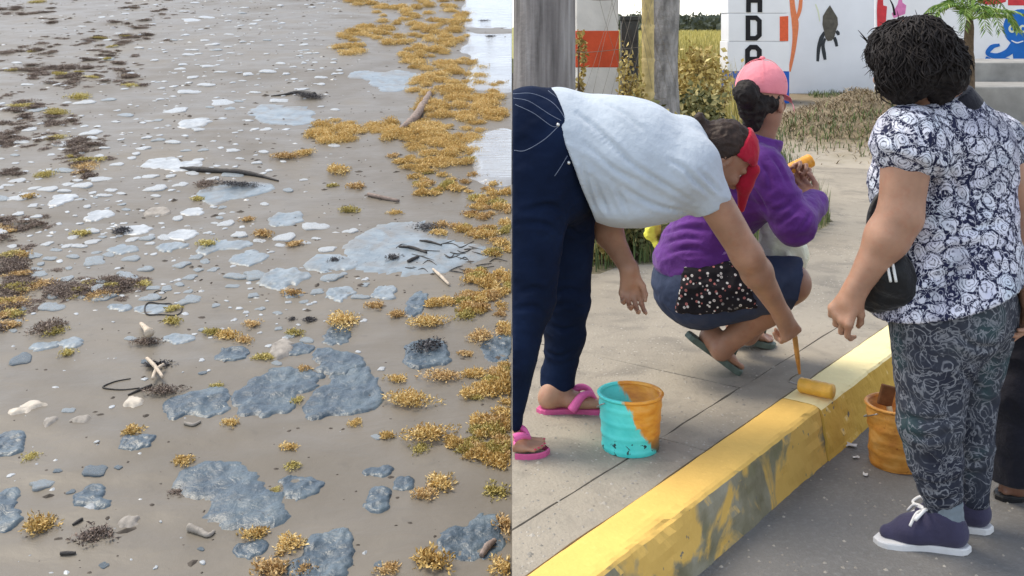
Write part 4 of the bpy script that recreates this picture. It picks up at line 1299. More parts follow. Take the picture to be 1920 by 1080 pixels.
# ------------------------------------------------------------------ anatomy
def arm(b, sh, el, wr, r=(.06, .045, .028), tags='arm'):
    sh, el, wr = map(np.asarray, (sh, el, wr))
    b.cone(sh, el, r[0], r[1], .03, tags)
    m = el + (wr - el) * .28
    b.cone(el, m, r[1] * .98, r[1] * 1.0, .025, tags)
    b.cone(m, wr, r[1] * .98, r[2], .025, tags)
def hand(b, wr, fdir, pn, side=1, curls=(.5, .5, .5, .5), size=1.0, thumb=(.7, .75, .35), spread=.06, k=.004, thumb_curl=.35):
    """palm, four unequal bent fingers, thumb from the side of the palm; pn = way the palm faces"""
    wr = np.asarray(wr, float); f = unit(fdir); pn = unit(np.asarray(pn, float) - f * np.dot(pn, f))
    sd = np.cross(f, pn) * side
    s = size
    kn = []
    for i, off in enumerate((.033, .011, -.011, -.030)):
        L = (.088, .092, .087, .079)[i] * s
        p = wr + f * L + sd * off * s - pn * (.004 if i in (0, 3) else 0) * s
        b.cone(wr + sd * off * .5 * s, p, .0135 * s, .0115 * s, .016 * s, 'hand')
        kn.append(p)
    b.cone(wr - f * .01 * s, wr + f * .04 * s, .024 * s, .021 * s, .02 * s, 'hand')
    tips = []
    for i, p in enumerate(kn):
        Ls = [(.040, .026, .021), (.045, .029, .023), (.041, .027, .022), (.032, .021, .019)][i]
        d = unit(f + sd * spread * (1.5, .5, -.5, -1.5)[i])
        c = curls[i]
        for j, (L, r0, r1) in enumerate(zip(Ls, (.0100, .0090, .0082), (.0090, .0082, .0068))):
            a = c * (.75, 1.0, .8)[j]
            d = unit(d * math.cos(a) + pn * math.sin(a)) if j == 0 else unit(d * math.cos(a) + unit(pn * np.dot(d, f) - f * np.dot(d, pn)) * math.sin(a))
            q = p + d * L * s
            b.cone(p, q, r0 * s, r1 * s, k if j else .008 * s, 'hand')
            p = q
        tips.append(p)
    tp = wr + f * .022 * s + sd * .020 * s + pn * .004 * s
    td = unit(f * thumb[0] + sd * thumb[1] + pn * thumb[2])
    p1 = tp + td * .042 * s
    b.cone(tp, p1, .0145 * s, .0112 * s, .012 * s, 'hand')
    td = unit(td + f * thumb_curl * .6 - sd * thumb_curl + pn * thumb_curl)
    p2 = p1 + td * .030 * s; b.cone(p1, p2, .0108 * s, .0098 * s, .006, 'hand')
    td = unit(td + f * thumb_curl * .4 - sd * thumb_curl + pn * thumb_curl * .6)
    p3 = p2 + td * .024 * s; b.cone(p2, p3, .0095 * s, .0076 * s, .005, 'hand')
    return kn, tips
def head(b, c, up, fwd, s=1.0):
    """skull, jaw, brow, nose, lips, ears; c = centre of the skull"""
    R = frame(up, fwd); sd, fw, u = R[:, 0], R[:, 1], R[:, 2]
    P = lambda x, y, z: np.asarray(c) + (sd * x + fw * y + u * z) * s
    b.ell(P(0, -.008, .018), np.array((.074, .094, .096)) * s, .03, 'head', R)
    b.ell(P(0, .030, -.045), np.array((.058, .062, .066)) * s, .03, 'head', R)
    b.ell(P(0, .050, -.088), np.array((.030, .028, .022)) * s, .025, 'head', R)
    b.cone(P(0, .086, .005), P(0, .108, -.034), .009 * s, .014 * s, .012, 'head')
    for x in (-1, 1):
        b.ell(P(.011 * x, .098, -.040), np.array((.009, .010, .008)) * s, .008, 'head', R)
        b.ell(P(.034 * x, .074, -.025), np.array((.026, .022, .022)) * s, .02, 'head', R)
        b.cone(P(.012 * x, .088, .022), P(.046 * x, .074, .024), .009 * s, .008 * s, .012, 'head')
        b.ell(P(.076 * x, -.010, -.012), np.array((.011, .021, .033)) * s, .006, 'head', R)
        b.ell(P(.086 * x, -.006, -.010), np.array((.008, .010, .018)) * s, .002, 'head', R, op='s')
    b.ell(P(0, .084, -.066), np.array((.024, .012, .007)) * s, .005, 'head', R)
    b.ell(P(0, .082, -.077), np.array((.020, .012, .008)) * s, .005, 'head', R)
    return P, R
def eyes(P, R, par, s=1.0):
    for x in (-1, 1):
        c = P(.031 * x, .072, .002)
        V, Fq = lathe_np([(.0125 * s * math.sin(a), .0125 * s * math.cos(a)) for a in np.linspace(0.02, math.pi - .02, 9)], 12, (0, 0, 0))
        o = put('eye', V + c, Fq, MATS['eye_white'], par)
        Vi, Fi = lathe_np([(.0001, .0022 * s), (.0058 * s, .001 * s), (.006 * s, 0)], 12)
        Rz = np.stack([R[:, 0], R[:, 2], R[:, 1]], 1)
        put('iris', Vi @ Rz.T + c + R[:, 1] * .0115 * s, Fi, MATS['eye_iris'], o)
def foot(b, heel, toe, up=(0, 0, 1), s=1.0, side=1, k=.015):
    heel, toe = np.asarray(heel, float), np.asarray(toe, float)
    f = unit(toe - heel); u = unit(np.asarray(up) - f * np.dot(up, f)); sd = np.cross(f, u) * side
    L = np.linalg.norm(toe - heel)
    b.ell(heel + f * .03 * s + u * .028 * s, (.032 * s,) * 3, .02, 'foot')
    b.cone(heel + f * .035 * s + u * .035 * s, heel + f * L * .68 + u * .018 * s, .033 * s, .020 * s, .03, 'foot')
    b.cone(heel + f * L * .45 + u * .02 * s + sd * .018 * s, heel + f * L * .74 + u * .014 * s + sd * .028 * s, .022 * s, .016 * s, .025, 'foot')
    b.cone(heel + f * L * .45 + u * .02 * s - sd * .012 * s, heel + f * L * .70 + u * .012 * s - sd * .026 * s, .020 * s, .013 * s, .025, 'foot')
    for i, (o, l, r) in enumerate(((.030, 1.0, .0125), (.009, 1.0, .009), (-.007, .965, .0085), (-.021, .92, .008), (-.033, .87, .0075))):
        b.cone(heel + f * L * .72 + u * .014 * s + sd * o * s, heel + f * (L * l - r * s) + u * r * s + sd * o * s, r * 1.05 * s, r * .9 * s, .004, 'foot')
    b.toes = getattr(b, 'toes', []) + [[heel + f * (L * l - r * s * .6) + u * (r * 1.75) * s + sd * o * s for (o, l, r) in ((.030, 1.0, .0125), (.009, 1.0, .009), (-.007, .965, .0085), (-.021, .92, .008), (-.033, .87, .0075))]]
def sole_np(heel, toe, up, w=.048, th=.018, s=1.0, side=1, ext=.012):
    """flip-flop sole: shoe-shaped outline with thickness, slightly rounded"""
    heel, toe = np.asarray(heel, float), np.asarray(toe, float)
    f = unit(toe - heel); u = unit(np.asarray(up) - f * np.dot(up, f)); sd = np.cross(f, u) * side
    L = np.linalg.norm(toe - heel) + 2 * ext
    o0 = heel - f * ext
    tt = np.linspace(0, 1, 22)
    wd = np.interp(tt, [0, .03, .1, .3, .5, .72, .88, .96, 1], [0.0, .45, .72, .74, .74, .98, .86, .5, 0.0]) * w
    cen = np.interp(tt, [0, .4, .75, 1], [0, -.003, .004, .012])
    out = [(t * L, c + w_) for t, c, w_ in zip(tt, cen, wd)] + [(t * L, c - w_) for t, c, w_ in list(zip(tt, cen, wd))[::-1][1:-1]]
    n = len(out)
    rings = [(-.6, -th), (0, -th * .9), (0, -.004), (-.5, 0)]
    V = []
    for ins, z in rings:
        for (a, b_) in out:
            q = np.array((a - L / 2, b_)); q = q * (1 + ins * .06)
            V.append(o0 + f * (q[0] + L / 2) + sd * q[1] + u * z)
    V = np.array(V)
    Fq = [(i * n + k, i * n + (k + 1) % n, (i + 1) * n + (k + 1) % n, (i + 1) * n + k) for i in range(3) for k in range(n)]
    T = list(tri_split(np.array(Fq)))
    for base, rev in ((0, True), (3 * n, False)):
        for k in range(1, n - 1):
            tr = (base, base + k, base + k + 1); T.append(tr[::-1] if rev else tr)
    return V, np.array(T), (f, u, sd, L)
def flipflop(par, heel, toe, up, mat, smat, s=1.0, side=1, strap_r=.009, cut=None, wide=.017, lift=1.0):
    V, T, (f, u, sd, L) = sole_np(heel, toe, up, s=s, side=side, th=.024)
    if cut is not None:
        T = T[(V[T][:, :, 0] > cut).all(1)]
    if len(T) == 0: return None
    o = put('flip_flop', V, T, MATS[smat], par, smooth=False)
    h = np.asarray(heel, float)
    th = h + f * L * .70 + u * .012 + sd * .012
    for k in (1, -1):
        pts = [th + u * .016, h + f * L * .62 + u * .05 * lift + sd * .026 * k, h + f * L * .50 + u * .046 * lift + sd * .044 * k, h + f * L * .38 + u * .002 + sd * .046 * k]
        C = curve_pts(pts, 7)
        V2, F2 = tube_np(C, np.linspace(.007, wide, len(C)) * .8, 8)
        cc = V2 - np.repeat(C, 8, 0).tolist()[0] if False else V2
        T2 = tri_split(F2)
        if cut is not None: T2 = T2[(V2[T2][:, :, 0] > cut).all(1)]
        if len(T2): put('strap', V2, T2, MATS[mat], o)
    return o
def garment(name, b, tags, mat, par, res=.006, grow=.01, planes=(), amp=.003, scale=(11, 11, 11), seed=0, extra=None, sm=1, R=None):
    g = b.sub(tags)
    if extra is not None: g.p += extra.p
    V, Fq = g.bake(res, grow, planes)
    if sm: V = smooth_np(V, Fq, sm)
    V0 = V
    if amp: V = wrinkle(V, Fq, amp, scale, seed, R=R)
    for (q, n) in planes:      # keep cut rims straight
        d = (V0 - np.asarray(q)) @ unit(n)
        m = np.clip((-d) / .01, 0, 1)[:, None]
        V = V0 + (V - V0) * m
    o = put(name, V, Fq, MATS[mat], par)
    o['_v'] = 0; del o['_v']
    return o, V, Fq
def bvh(V, Fq): return BVHTree.FromPolygons([tuple(v) for v in V], [tuple(f) for f in Fq])
def cast(tree, px, py, lift=.002):
    """where the line of sight measured on the photograph meets the cloth"""
    o = Vector((0, 0, CAM_Z)); d = Vector(W(px, py, 1.0)) - o; d.normalize()
    h = tree.ray_cast(o, d)
    return None if h[0] is None else np.array(h[0] + h[1] * lift)
def seam(name, tree, px_pts, r, mat, par, n=10, lift=.0):
    C = curve_pts([(x, y, 0) for x, y in px_pts], n)
    P = [cast(tree, c[0], c[1], lift) for c in C]
    P = [p for p in P if p is not None]
    if len(P) < 3: return None
    P = np.array(P)
    return put_tube(name, P, r, MATS[mat], par, 5)

def crease(o, V, Fq, lines, amp=.006, sig=.007, par=None):
    """pulled-cloth creases: narrow valleys with a soft shoulder, laid along lines on the cloth"""
    T0 = bvh(V, Fq); N = normals_np(V, Fq); disp = np.zeros(len(V))
    for L in lines:
        C_ = curve_pts([(x, y, 0) for x, y in L], 10)
        P = [cast(T0, c[0], c[1], 0) for c in C_]; P = [p for p in P if p is not None]
        if len(P) < 3: continue
        P = np.array(P)
        k = np.where(((V > P.min(0) - .06) & (V < P.max(0) + .06)).all(1))[0]
        D = np.linalg.norm(V[k][:, None] - P[None], axis=2); j = D.argmin(1); d = D.min(1)
        e = np.sin(np.clip(j / (len(P) - 1), 0.03, .97) * np.pi) ** .6
        disp[k] += e * amp * (-np.exp(-(d / sig) ** 2) + .55 * np.exp(-((d - 2.2 * sig) / (1.3 * sig)) ** 2))
    V = V + N * disp[:, None]
    W_ = V - root_of(par)
    o.data.vertices.foreach_set('co', W_.astype(np.float32).ravel()); o.data.update()
    return V

# ================================================================== woman bending over in jeans and a pale tee
CUT = (((.0012, 0, 0), (-1, 0, 0)),)
pa = thing('person', 'woman in navy jeans and pale tee bending low to paint the kerb', 'person', G(1000, 800))
A = Body()
A.ell(W(1000, 288, 3.52), (.155, .19, .200), .05, 'pelvis hips')
A.ell(W(1040, 262, 3.52), (.13, .18, .165), .06, 'pelvis hips')
A.ell(W(985, 262, 3.44), (.12, .11, .17), .05, 'pelvis hips')
A.cone(W(1000, 330, 3.43), W(990, 560, 3.38), .128, .083, .05, 'legs')
A.cone(W(990, 560, 3.38), W(962, 660, 3.35), .078, .072, .03, 'legs')
A.cone(W(962, 660, 3.35), W(947, 790, 3.33), .074, .054, .03, 'legs')
A.cone(W(1052, 350, 3.63), W(1064, 560, 3.66), .125, .075, .05, 'legs')
A.cone(W(1064, 560, 3.66), W(1058, 630, 3.68), .070, .068, .03, 'legs')
A.cone(W(1058, 630, 3.68), W(1047, 716, 3.69), .066, .052, .03, 'legs')
A.ell(W(1064, 345, 3.55), (.095, .16, .13), .05, 'pelvis hips')
JE = A.sub('hips legs')
A.p = []
# under the clothes the body is the same, slimmer
A.ell(W(1000, 288, 3.52), (.135, .165, .175), .05, 'b')
A.cone(W(1000, 330, 3.43), W(990, 560, 3.38), .105, .066, .05, 'b')
A.cone(W(990, 560, 3.38), W(962, 660, 3.35), .060, .056, .03, 'b')
A.cone(W(962, 660, 3.35), W(947, 808, 3.33), .056, .036, .03, 'b')
A.cone(W(1052, 350, 3.63), W(1064, 560, 3.66), .105, .06, .05, 'b')
A.cone(W(1064, 560, 3.66), W(1045, 735, 3.69), .056, .034, .03, 'b')
h1, t1 = G(1012, 772) + (0, 0, .016), G(1148, 772) + (0, .02, .016)
foot(A, h1, t1, side=1)
A.cone(W(1045, 735, 3.69), h1 + unit(t1 - h1) * .05 + (0, 0, .06), .034, .032, .03, 'b')
t2 = G(1024, 853) + (0, 0, .018); h2 = t2 - np.array((.225, -.01, 0))
foot(A, h2, t2, side=-1)
A.cone(W(947, 808, 3.33), h2 + np.array((.065, 0, .05)), .036, .034, .03, 'b')
A.ell(W(1120, 290, 3.52), (.16, .165, .165), .06, 'b')
A.ell(W(1215, 308, 3.52), (.16, .17, .145), .06, 'b')
A.ell(W(1285, 318, 3.54), (.10, .16, .10), .05, 'b')
A.cone(W(1285, 305, 3.56), W(1338, 300, 3.60), .058, .052, .03, 'b')
hc = W(1356, 292, 3.60)
PA, RA = head(A, hc, (.80, -.05, .60), (.62, .12, -.78), .98)
arm(A, W(1312, 332, 3.43), W(1400, 478, 3.46), W(1466, 590, 3.60), (.062, .050, .029))
knA, _ = hand(A, W(1466, 590, 3.60), W(1492, 650, 3.64) - W(1466, 590, 3.60), (-.35, .9, -.15), 1, (1.15, 1.2, 1.2, 1.15), 1.0, (.8, .25, .6))
arm(A, W(1285, 330, 3.66), W(1128, 412, 3.72), W(1180, 506, 3.56), (.058, .047, .029))
hand(A, W(1180, 506, 3.56), (.05, -.05, -1), (.1, -1, .1), -1, (.55, .75, .85, .9), .95, (.8, .5, .3))
V, Fq = A.bake(.0052, planes=CUT)
V = smooth_np(V, Fq, 1)
put('body', V, Fq, MATS['skin_tan'], pa)
eyes(PA, RA, pa, .98)
for tt in A.toes[1]:
    if tt[0] < .008: continue
    Vn, Fn = lathe_np([(.0055 * math.sin(a), .0028 * math.cos(a)) for a in np.linspace(.02, 1.6, 5)], 10, tt - np.array((0, 0, .002)))
    put('toenail', Vn, Fn, MATS['toenail_red'], pa)
# jeans: waist plane faces along the bent back
wq, wn = W(1084, 280, 3.52), unit(W(1210, 232, 3.52) - W(1040, 300, 3.52))
JE.cone(W(1046, 700, 3.69), W(1046, 722, 3.69), .056, .057, .02, 'legs', clip=[(W(1046, 722, 3.69), (0, 0, -1))])
for p_ in JE.p: pass
cuff = (W(1046, 717, 3.69), (0, 0, -1))
jo, JV, JF = garment('jeans', JE, 'hips legs', 'denim_navy', pa, .006, .0, list(CUT) + [(wq, wn)], .0032, (9, 9, 17), 3)
# trim the cuffs: nothing of the jeans below the ankle on the far leg is longer than its hem
JT = bvh(JV, JF)
for pts, r in (([(962, 176), (1000, 176), (1040, 196), (1068, 240), (1088, 300)], .0011), ([(1028, 170), (1062, 200), (1088, 255), (1104, 320), (1110, 380)], .0011),
               ([(966, 196), (1000, 212), (1034, 236), (1048, 236)], .0011), ([(1048, 236), (1020, 262), (985, 282), (964, 282)], .0011), ([(963, 184), (992, 190), (1030, 214), (1052, 226)], .0011), ([(1064, 292), (1052, 312), (1040, 330)], .0011)):
    seam('stitching', JT, pts, r, 'stitching', pa)
for px, py in ((1046, 234), (1066, 305), (1058, 186)):
    c = cast(JT, px, py, .001)
    if c is not None:
        Vn, Fn = lathe_np([(.006 * math.sin(a), .006 * math.cos(a)) for a in np.linspace(.02, 3.1, 7)], 10, c); put('rivet', Vn, Fn, MATS['rivet'], pa)
T_ = Body()
T_.ell(W(1050, 280, 3.52), (.14, .192, .206), .07, 'tee')
T_.ell(W(1135, 292, 3.52), (.15, .19, .200), .07, 'tee')
T_.ell(W(1200, 300, 3.52), (.16, .195, .195), .07, 'tee')
T_.ell(W(1262, 318, 3.52), (.12, .19, .150), .06, 'tee', frame((.35, 0, 1), (0, 1, 0)))
T_.ell(W(1180, 385, 3.50), (.16, .15, .06), .05, 'tee')
T_.cone(W(1280, 262, 3.55), W(1298, 272, 3.58), .078, .06, .03, 'tee')
T_.cone(W(1300, 312, 3.44), W(1344, 400, 3.445), .088, .060, .05, 'tee', clip=[(W(1338, 387, 3.445), W(1400, 478, 3.46) - W(1312, 332, 3.43))])
T_.cone(W(1290, 320, 3.64), W(1230, 352, 3.69), .085, .07, .05, 'tee')
for (a, b_, r) in () and (((1120, 230), (1235, 300), .010), ((1140, 200), (1210, 250), .008), ((1180, 330), (1300, 385), .012), ((1110, 330), (1190, 380), .010), ((1230, 260), (1300, 300), .008)):
    T_.cone(W(a[0], a[1], 3.335), W(b_[0], b_[1], 3.33), r, r * .5, .035, 'tee')
wq2 = W(1064, 283, 3.52)
to, TV, TF = garment('tee_shirt', T_, 'tee', 'tee_white_blue', pa, .0062, .0, list(CUT) + [(wq2, -wn)], .0044, (2.0, 5, 9), 8, R=np.stack([unit((1, 0, -.62)), (0, 1, 0), unit((.62, 0, 1))], 1))
crease(to, TV, TF, [[(1082, 212), (1130, 252), (1182, 300)], [(1108, 243), (1180, 303), (1250, 348), (1302, 380)], [(1096, 268), (1150, 316), (1195, 340)], [(1165, 350), (1225, 383), (1285, 398)], [(1292, 326), (1316, 350), (1338, 368)], [(1312, 322), (1335, 345), (1352, 366)],
    [(1110, 330), (1128, 372), (1140, 402)], [(1150, 340), (1168, 378), (1180, 405)], [(1090, 300), (1100, 340), (1112, 385)], [(1130, 190), (1165, 210), (1200, 240)], [(1255, 300), (1285, 318), (1305, 345)]], .0075, .0075, pa)
crease(jo, JV, JF, [[(985, 395), (1030, 385), (1062, 402)], [(970, 420), (1020, 420), (1050, 440)], [(975, 548), (1005, 540), (1030, 552)], [(968, 580), (1000, 575), (1020, 588)], [(1045, 548), (1070, 542), (1095, 552)], [(1040, 575), (1066, 570), (1090, 580)], [(1030, 610), (1056, 618), (1078, 612)], [(1062, 420), (1085, 440), (1105, 436)], [(1022, 660), (1048, 668), (1072, 660)]], .007, .008, pa)
# red bandana pulled over the crown, tied at the back, and the dark hair showing under it
RB = Body()
RB.ell(PA(0, -.004, .022), np.array((.084, .106, .108)), 0, 'x', RA)
Vb, Fb = RB.bake(.005, planes=[(PA(0, .035, .045), RA @ np.array((0, .28, -1))), (PA(0, -.005, .05), RA @ np.array((0, -1, -.25)))])
Vb = wrinkle(Vb, Fb, .003, (24, 24, 24), 5)
put('bandana', Vb, Fb, MATS['bandana_red'], pa)
RB = Body()
RB.cone(PA(.03, .092, .052), W(1396, 345, 3.60), .024, .026, .02, 'x'); RB.cone(W(1396, 345, 3.60), W(1390, 392, 3.63), .026, .012, .02, 'x')
Vb, Fb = RB.bake(.005); put('scarf_tail', Vb, Fb, MATS['bandana_red'], pa)
HB = Body()
HB.ell(PA(0, -.022, .016), np.array((.082, .096, .102)), .02, 'x', RA)
HB.cone(PA(0, -.10, -.02), PA(0, -.155, .01), .034, .020, .03, 'x')
Vb, Fb = HB.bake(.005, planes=[(PA(0, -.014, 0), RA[:, 1] - .35 * RA[:, 2])])
put('hair', wrinkle(Vb, Fb, .004, (40, 40, 40), 4), Fb, MATS['hair_brown'], pa)
flipflop(pa, h1, t1, (0, 0, 1), 'flipflop_pink', 'flipflop_pink_sole', wide=.022)
flipflop(pa, h2, t2, (0, 0, 1), 'flipflop_pink', 'flipflop_pink_sole', side=-1, cut=.001, wide=.022)

# ================================================================== woman squatting in purple with a pink cap
pb = thing('person', 'woman in purple top and pink cap squatting on the walk', 'person', G(1370, 690))
B = Body()
B.ell(W(1302, 532, 4.05), (.145, .17, .135), .05, 'b hips')
B.ell(W(1318, 455, 4.03), (.125, .155, .14), .06, 'b torso')
B.ell(W(1352, 385, 4.01), (.120, .155, .145), .06, 'b torso')
B.ell(W(1392, 318, 3.99), (.115, .165, .115), .06, 'b torso', frame((.5, 0, 1), (0, 1, 0)))
B.ell(W(1400, 360, 3.97), (.10, .14, .11), .06, 'b torso')
B.cone(W(1415, 285, 3.98), W(1434, 225, 3.96), .060, .052, .03, 'b neck')
hcb = W(1428, 186, 3.95)
PB, RB_ = head(B, hcb, (.03, -.03, 1), (.58, .80, -.06), 1.05)
arm(B, W(1428, 318, 3.85), W(1490, 418, 3.79), W(1530, 378, 3.97), (.066, .054, .032), 'b arms')
hand(B, W(1530, 378, 3.97), (-.35, .8, .35), (-.5, -.3, .6), 1, (.9, .9, .9, .9), .95)
arm(B, W(1395, 310, 4.14), W(1470, 395, 4.26), W(1478, 352, 4.12), (.060, .048, .030), 'b arms')
knB, _ = hand(B, W(1478, 352, 4.12), (.55, -.15, .8), (.2, -1, .1), -1, (1.1, 1.15, 1.15, 1.1), .95)
B.cone(W(1318, 545, 3.95), W(1484, 530, 3.88), .112, .070, .05, 'b thigh')
B.cone(W(1335, 540, 4.16), W(1478, 515, 4.20), .108, .068, .05, 'b thigh')
def lower_leg(b, kn, an, r=(.060, .062, .036)):
    m = kn + (an - kn) * .35
    b.cone(kn, m, r[0], r[1], .03, 'b shank'); b.cone(m, an, r[1], r[2], .03, 'b shank')
lower_leg(B, W(1482, 535, 3.89), W(1352, 655, 4.00))
lower_leg(B, W(1480, 522, 4.20), W(1402, 628, 4.28))
hb1, tb1 = G(1392, 690) , None
toe1 = G(1388, 699) + (0, 0, .018); heel1 = toe1 + np.array((-.165, -.03, .115))
foot(B, heel1, toe1, (.6, 0, .8), side=1, s=.95)
B.cone(W(1352, 655, 4.00), heel1 + np.array((.055, 0, .03)), .036, .030, .03, 'b')
toe2 = G(1452, 651) + (0, 0, .018); heel2 = toe2 + np.array((-.20, .0, .05))
foot(B, heel2, toe2, (.25, 0, 1), side=-1, s=.95)
B.cone(W(1402, 628, 4.28), heel2 + np.array((.05, 0, .05)), .034, .030, .03, 'b')
V, Fq = B.bake(.0056); V = smooth_np(V, Fq, 1)
put('body', V, Fq, MATS['skin_brown'], pb)
eyes(PB, RB_, pb, 1.05)
to, PV, PF = garment('purple_top', B, 'torso', 'purple_jersey', pb, .0062, .014, [(W(1268, 536, 4.03), unit(np.array((-.30, 0, -1))))], .0045, (10, 10, 16), 12,
    extra=Body().cone(W(1428, 318, 3.85), W(1490, 418, 3.79), .074, .060, .04).cone(W(1490, 418, 3.79), W(1527, 381, 3.955), .058, .036, .03)
    .cone(W(1395, 310, 4.14), W(1470, 395, 4.26), .070, .056, .04).cone(W(1470, 395, 4.26), W(1478, 356, 4.13), .053, .036, .03)
    .ell(W(1300, 486, 4.03), (.136, .163, .10), .05).cone(W(1412, 290, 3.98), W(1430, 252, 3.965), .075, .066, .03, clip=[(W(1429, 254, 3.965), (.25, 0, 1))]))
crease(to, PV, PF, [[(1248, 438), (1285, 428), (1330, 432)], [(1244, 458), (1285, 447), (1325, 452)], [(1250, 476), (1290, 466), (1320, 470)], [(1450, 395), (1470, 388), (1486, 372)], [(1462, 418), (1482, 405), (1500, 388)], [(1420, 300), (1440, 325), (1446, 355)], [(1405, 345), (1425, 372), (1440, 400)], [(1500, 430), (1512, 415), (1520, 398)], [(1445, 290), (1462, 315), (1476, 345)]], .007, .007, pb)
# waistband sticking out at the back, shorts, patterned wrap
so, SV, SF = garment('shorts', B, 'hips', 'denim_shorts', pb, .006, .016, [(W(1262, 485, 4.03), unit(np.array((-.25, 0, 1))))], .003, (12, 12, 18), 21,
    extra=Body().cone(W(1318, 545, 3.95), W(1482, 530, 3.88), .120, .080, .05, clip=[(W(1492, 536, 3.88), (1, -.1, -.22))])
    .cone(W(1335, 540, 4.16), W(1476, 515, 4.20), .116, .078, .05, clip=[(W(1484, 520, 4.2), (1, -.1, -.22))]))
bandb = B.sub('hips torso')
Vb, Fb = bandb.bake(.006, .017, [(W(1264, 483, 4.03), unit(np.array((-.36, 0, 1)))), (W(1264, 491, 4.03), unit(np.array((.36, 0, -1))))])
put('waistband', Vb, Fb, MATS['lilac_band'], pb)
wb = B.sub('hips torso'); wb.p += Body().cone(W(1318, 545, 3.95), W(1420, 536, 3.90), .112, .085, .05).p
Vb, Fb = wb.bake(.006, .030, [(W(1300, 482, 4.0), unit(np.array((-.1, 0, 1)))), (W(1300, 564, 4.0), unit(np.array((.12, 0, -1)))), (W(1266, 520, 4.0), (-1, 0, .2)), (W(1392, 520, 3.95), (1, 0, .25)), (W(1300, 520, 4.03), (0, 1, 0))])
put('floral_wrap', wrinkle(Vb, Fb, .006, (12, 12, 20), 6), Fb, MATS['floral_wrap'], pb)
# cap: shell, button, visor, back opening with the bun
CB = Body()
CB.ell(PB(0, -.006, .045), np.array((.092, .112, .098)), 0, 'x', RB_)
Vb, Fb = CB.bake(.0045, planes=[(PB(0, 0, .022), -RB_[:, 2] - .10 * RB_[:, 1])])
co_ = PB(0, -.118, .030)
capo = put('cap', Vb, Fb, MATS['cap_pink'], pb)
vis = []
nA, nR = 17, 7
for i in range(nR):
    for k in range(nA):
        a = (k / (nA - 1) - .5) * 2.3
        rr = i / (nR - 1)
        x = math.sin(a) * (.090 + .004 * rr); y = .045 + math.cos(a) * (.062 + .078 * rr * (1 - .35 * (a / 1.15) ** 2))
        z = .020 - .030 * rr - .035 * (a / 1.15) ** 2 * (.5 + .5 * rr)
        vis.append(PB(x, y, z))
vis = np.array(vis); lo_ = vis - RB_[:, 2] * .004
ii = np.arange(nA * nR).reshape(nR, nA)
F1 = np.stack([ii[:-1, :-1], ii[1:, :-1], ii[1:, 1:], ii[:-1, 1:]], 2).reshape(-1, 4)
n_ = nA * nR
edge = np.concatenate([ii[0, :], ii[1:, -1], ii[-1, -2::-1], ii[-2:0:-1, 0]])
Fe = np.stack([edge, np.roll(edge, -1), np.roll(edge, -1) + n_, edge + n_], 1)
put('visor', np.concatenate([vis, lo_]), np.concatenate([F1, F1[:, ::-1] + n_, Fe]), MATS['cap_pink'], capo)
Vn, Fn = lathe_np([(.011 * math.sin(a), .007 * math.cos(a)) for a in np.linspace(.02, 3.1, 7)], 12, PB(0, -.006, .146)); put('button', Vn, Fn, MATS['cap_pink'], capo)
for a in np.linspace(0, math.pi, 4)[:3]:
    pts = []
    for q in np.linspace(-1.35, 1.35, 24):
        p = np.array((math.sin(q) * math.cos(a) * .0925, -.006 + math.sin(q) * math.sin(a) * .1125, .045 + math.cos(q) * .0985))
        pts.append(PB(*p))
    put_tube('cap_seam', pts, .0009, MATS['cap_pink'], capo, 5)
HB = Body()
HB.ell(PB(0, -.012, -.002), np.array((.082, .100, .058)), .02, 'x', RB_)
HB.cone(PB(0, -.085, .035), PB(0, -.135, .030), .038, .040, .02, 'x'); HB.ell(PB(0, -.136, .026), np.array((.044, .034, .046)), .02, 'x', RB_)
HB.cone(PB(0, -.08, -.03), PB(0, -.07, -.075), .05, .035, .03, 'x')
Vb, Fb = HB.bake(.005, planes=[(PB(0, .030, 0), RB_[:, 1] + .1 * RB_[:, 2])])
put('hair', wrinkle(Vb, Fb, .004, (45, 45, 45), 14), Fb, MATS['hair_black'], pb)
flipflop(pb, heel1 - np.array((.03, 0, -.03)), toe1, (.6, 0, .8), 'sandal_green', 'sandal_green', wide=.022, lift=1.4)
flipflop(pb, heel2, toe2, (.25, 0, 1), 'sandal_green', 'sandal_green', side=-1, wide=.022, lift=1.4)

# ================================================================== woman standing with her back turned, patterned clothes
pc = thing('person', 'woman with curly black hair in flower-print blouse and patterned leggings standing on the road', 'person', G(1770, 1020, 0))
C = Body()
C.ell(W(1786, 565, 3.13), (.150, .14, .165), .06, 'b hips')
C.ell(W(1780, 590, 3.02), (.13, .11, .15), .06, 'b hips')
C.ell(W(1822, 575, 3.19), (.105, .12, .14), .06, 'b hips')
C.ell(W(1792, 440, 3.12), (.150, .135, .17), .07, 'b torso')
C.ell(W(1794, 330, 3.11), (.152, .125, .16), .07, 'b torso')
C.ell(W(1788, 264, 3.09), (.138, .10, .095), .06, 'b torso')
C.ell(W(1740, 430, 3.14), (.12, .12, .17), .07, 'b torso')
C.ell(W(1700, 335, 3.20), (.095, .09, .12), .06, 'b torso')
C.cone(W(1790, 225, 3.07), W(1748, 160, 3.04), .066, .056, .04, 'b neck')
hcc = W(1712, 114, 3.02)
PC, RC = head(C, hcc, (-.28, -.02, .96), (-.78, .60, -.22), 1.04)
C.cone(W(1768, 250, 3.06), W(1702, 272, 2.97), .072, .068, .05, 'b')
arm(C, W(1702, 275, 2.96), W(1688, 405, 2.95), W(1604, 543, 2.97), (.070, .059, .031), 'b arms')
hand(C, W(1604, 543, 2.97), W(1578, 592, 2.98) - W(1606, 543, 2.97), (.75, .6, .1), 1, (.75, .95, 1.0, 1.05), 1.02, (.75, .4, .5))
C.cone(W(1820, 250, 3.13), W(1864, 268, 3.2), .070, .062, .05, 'b')
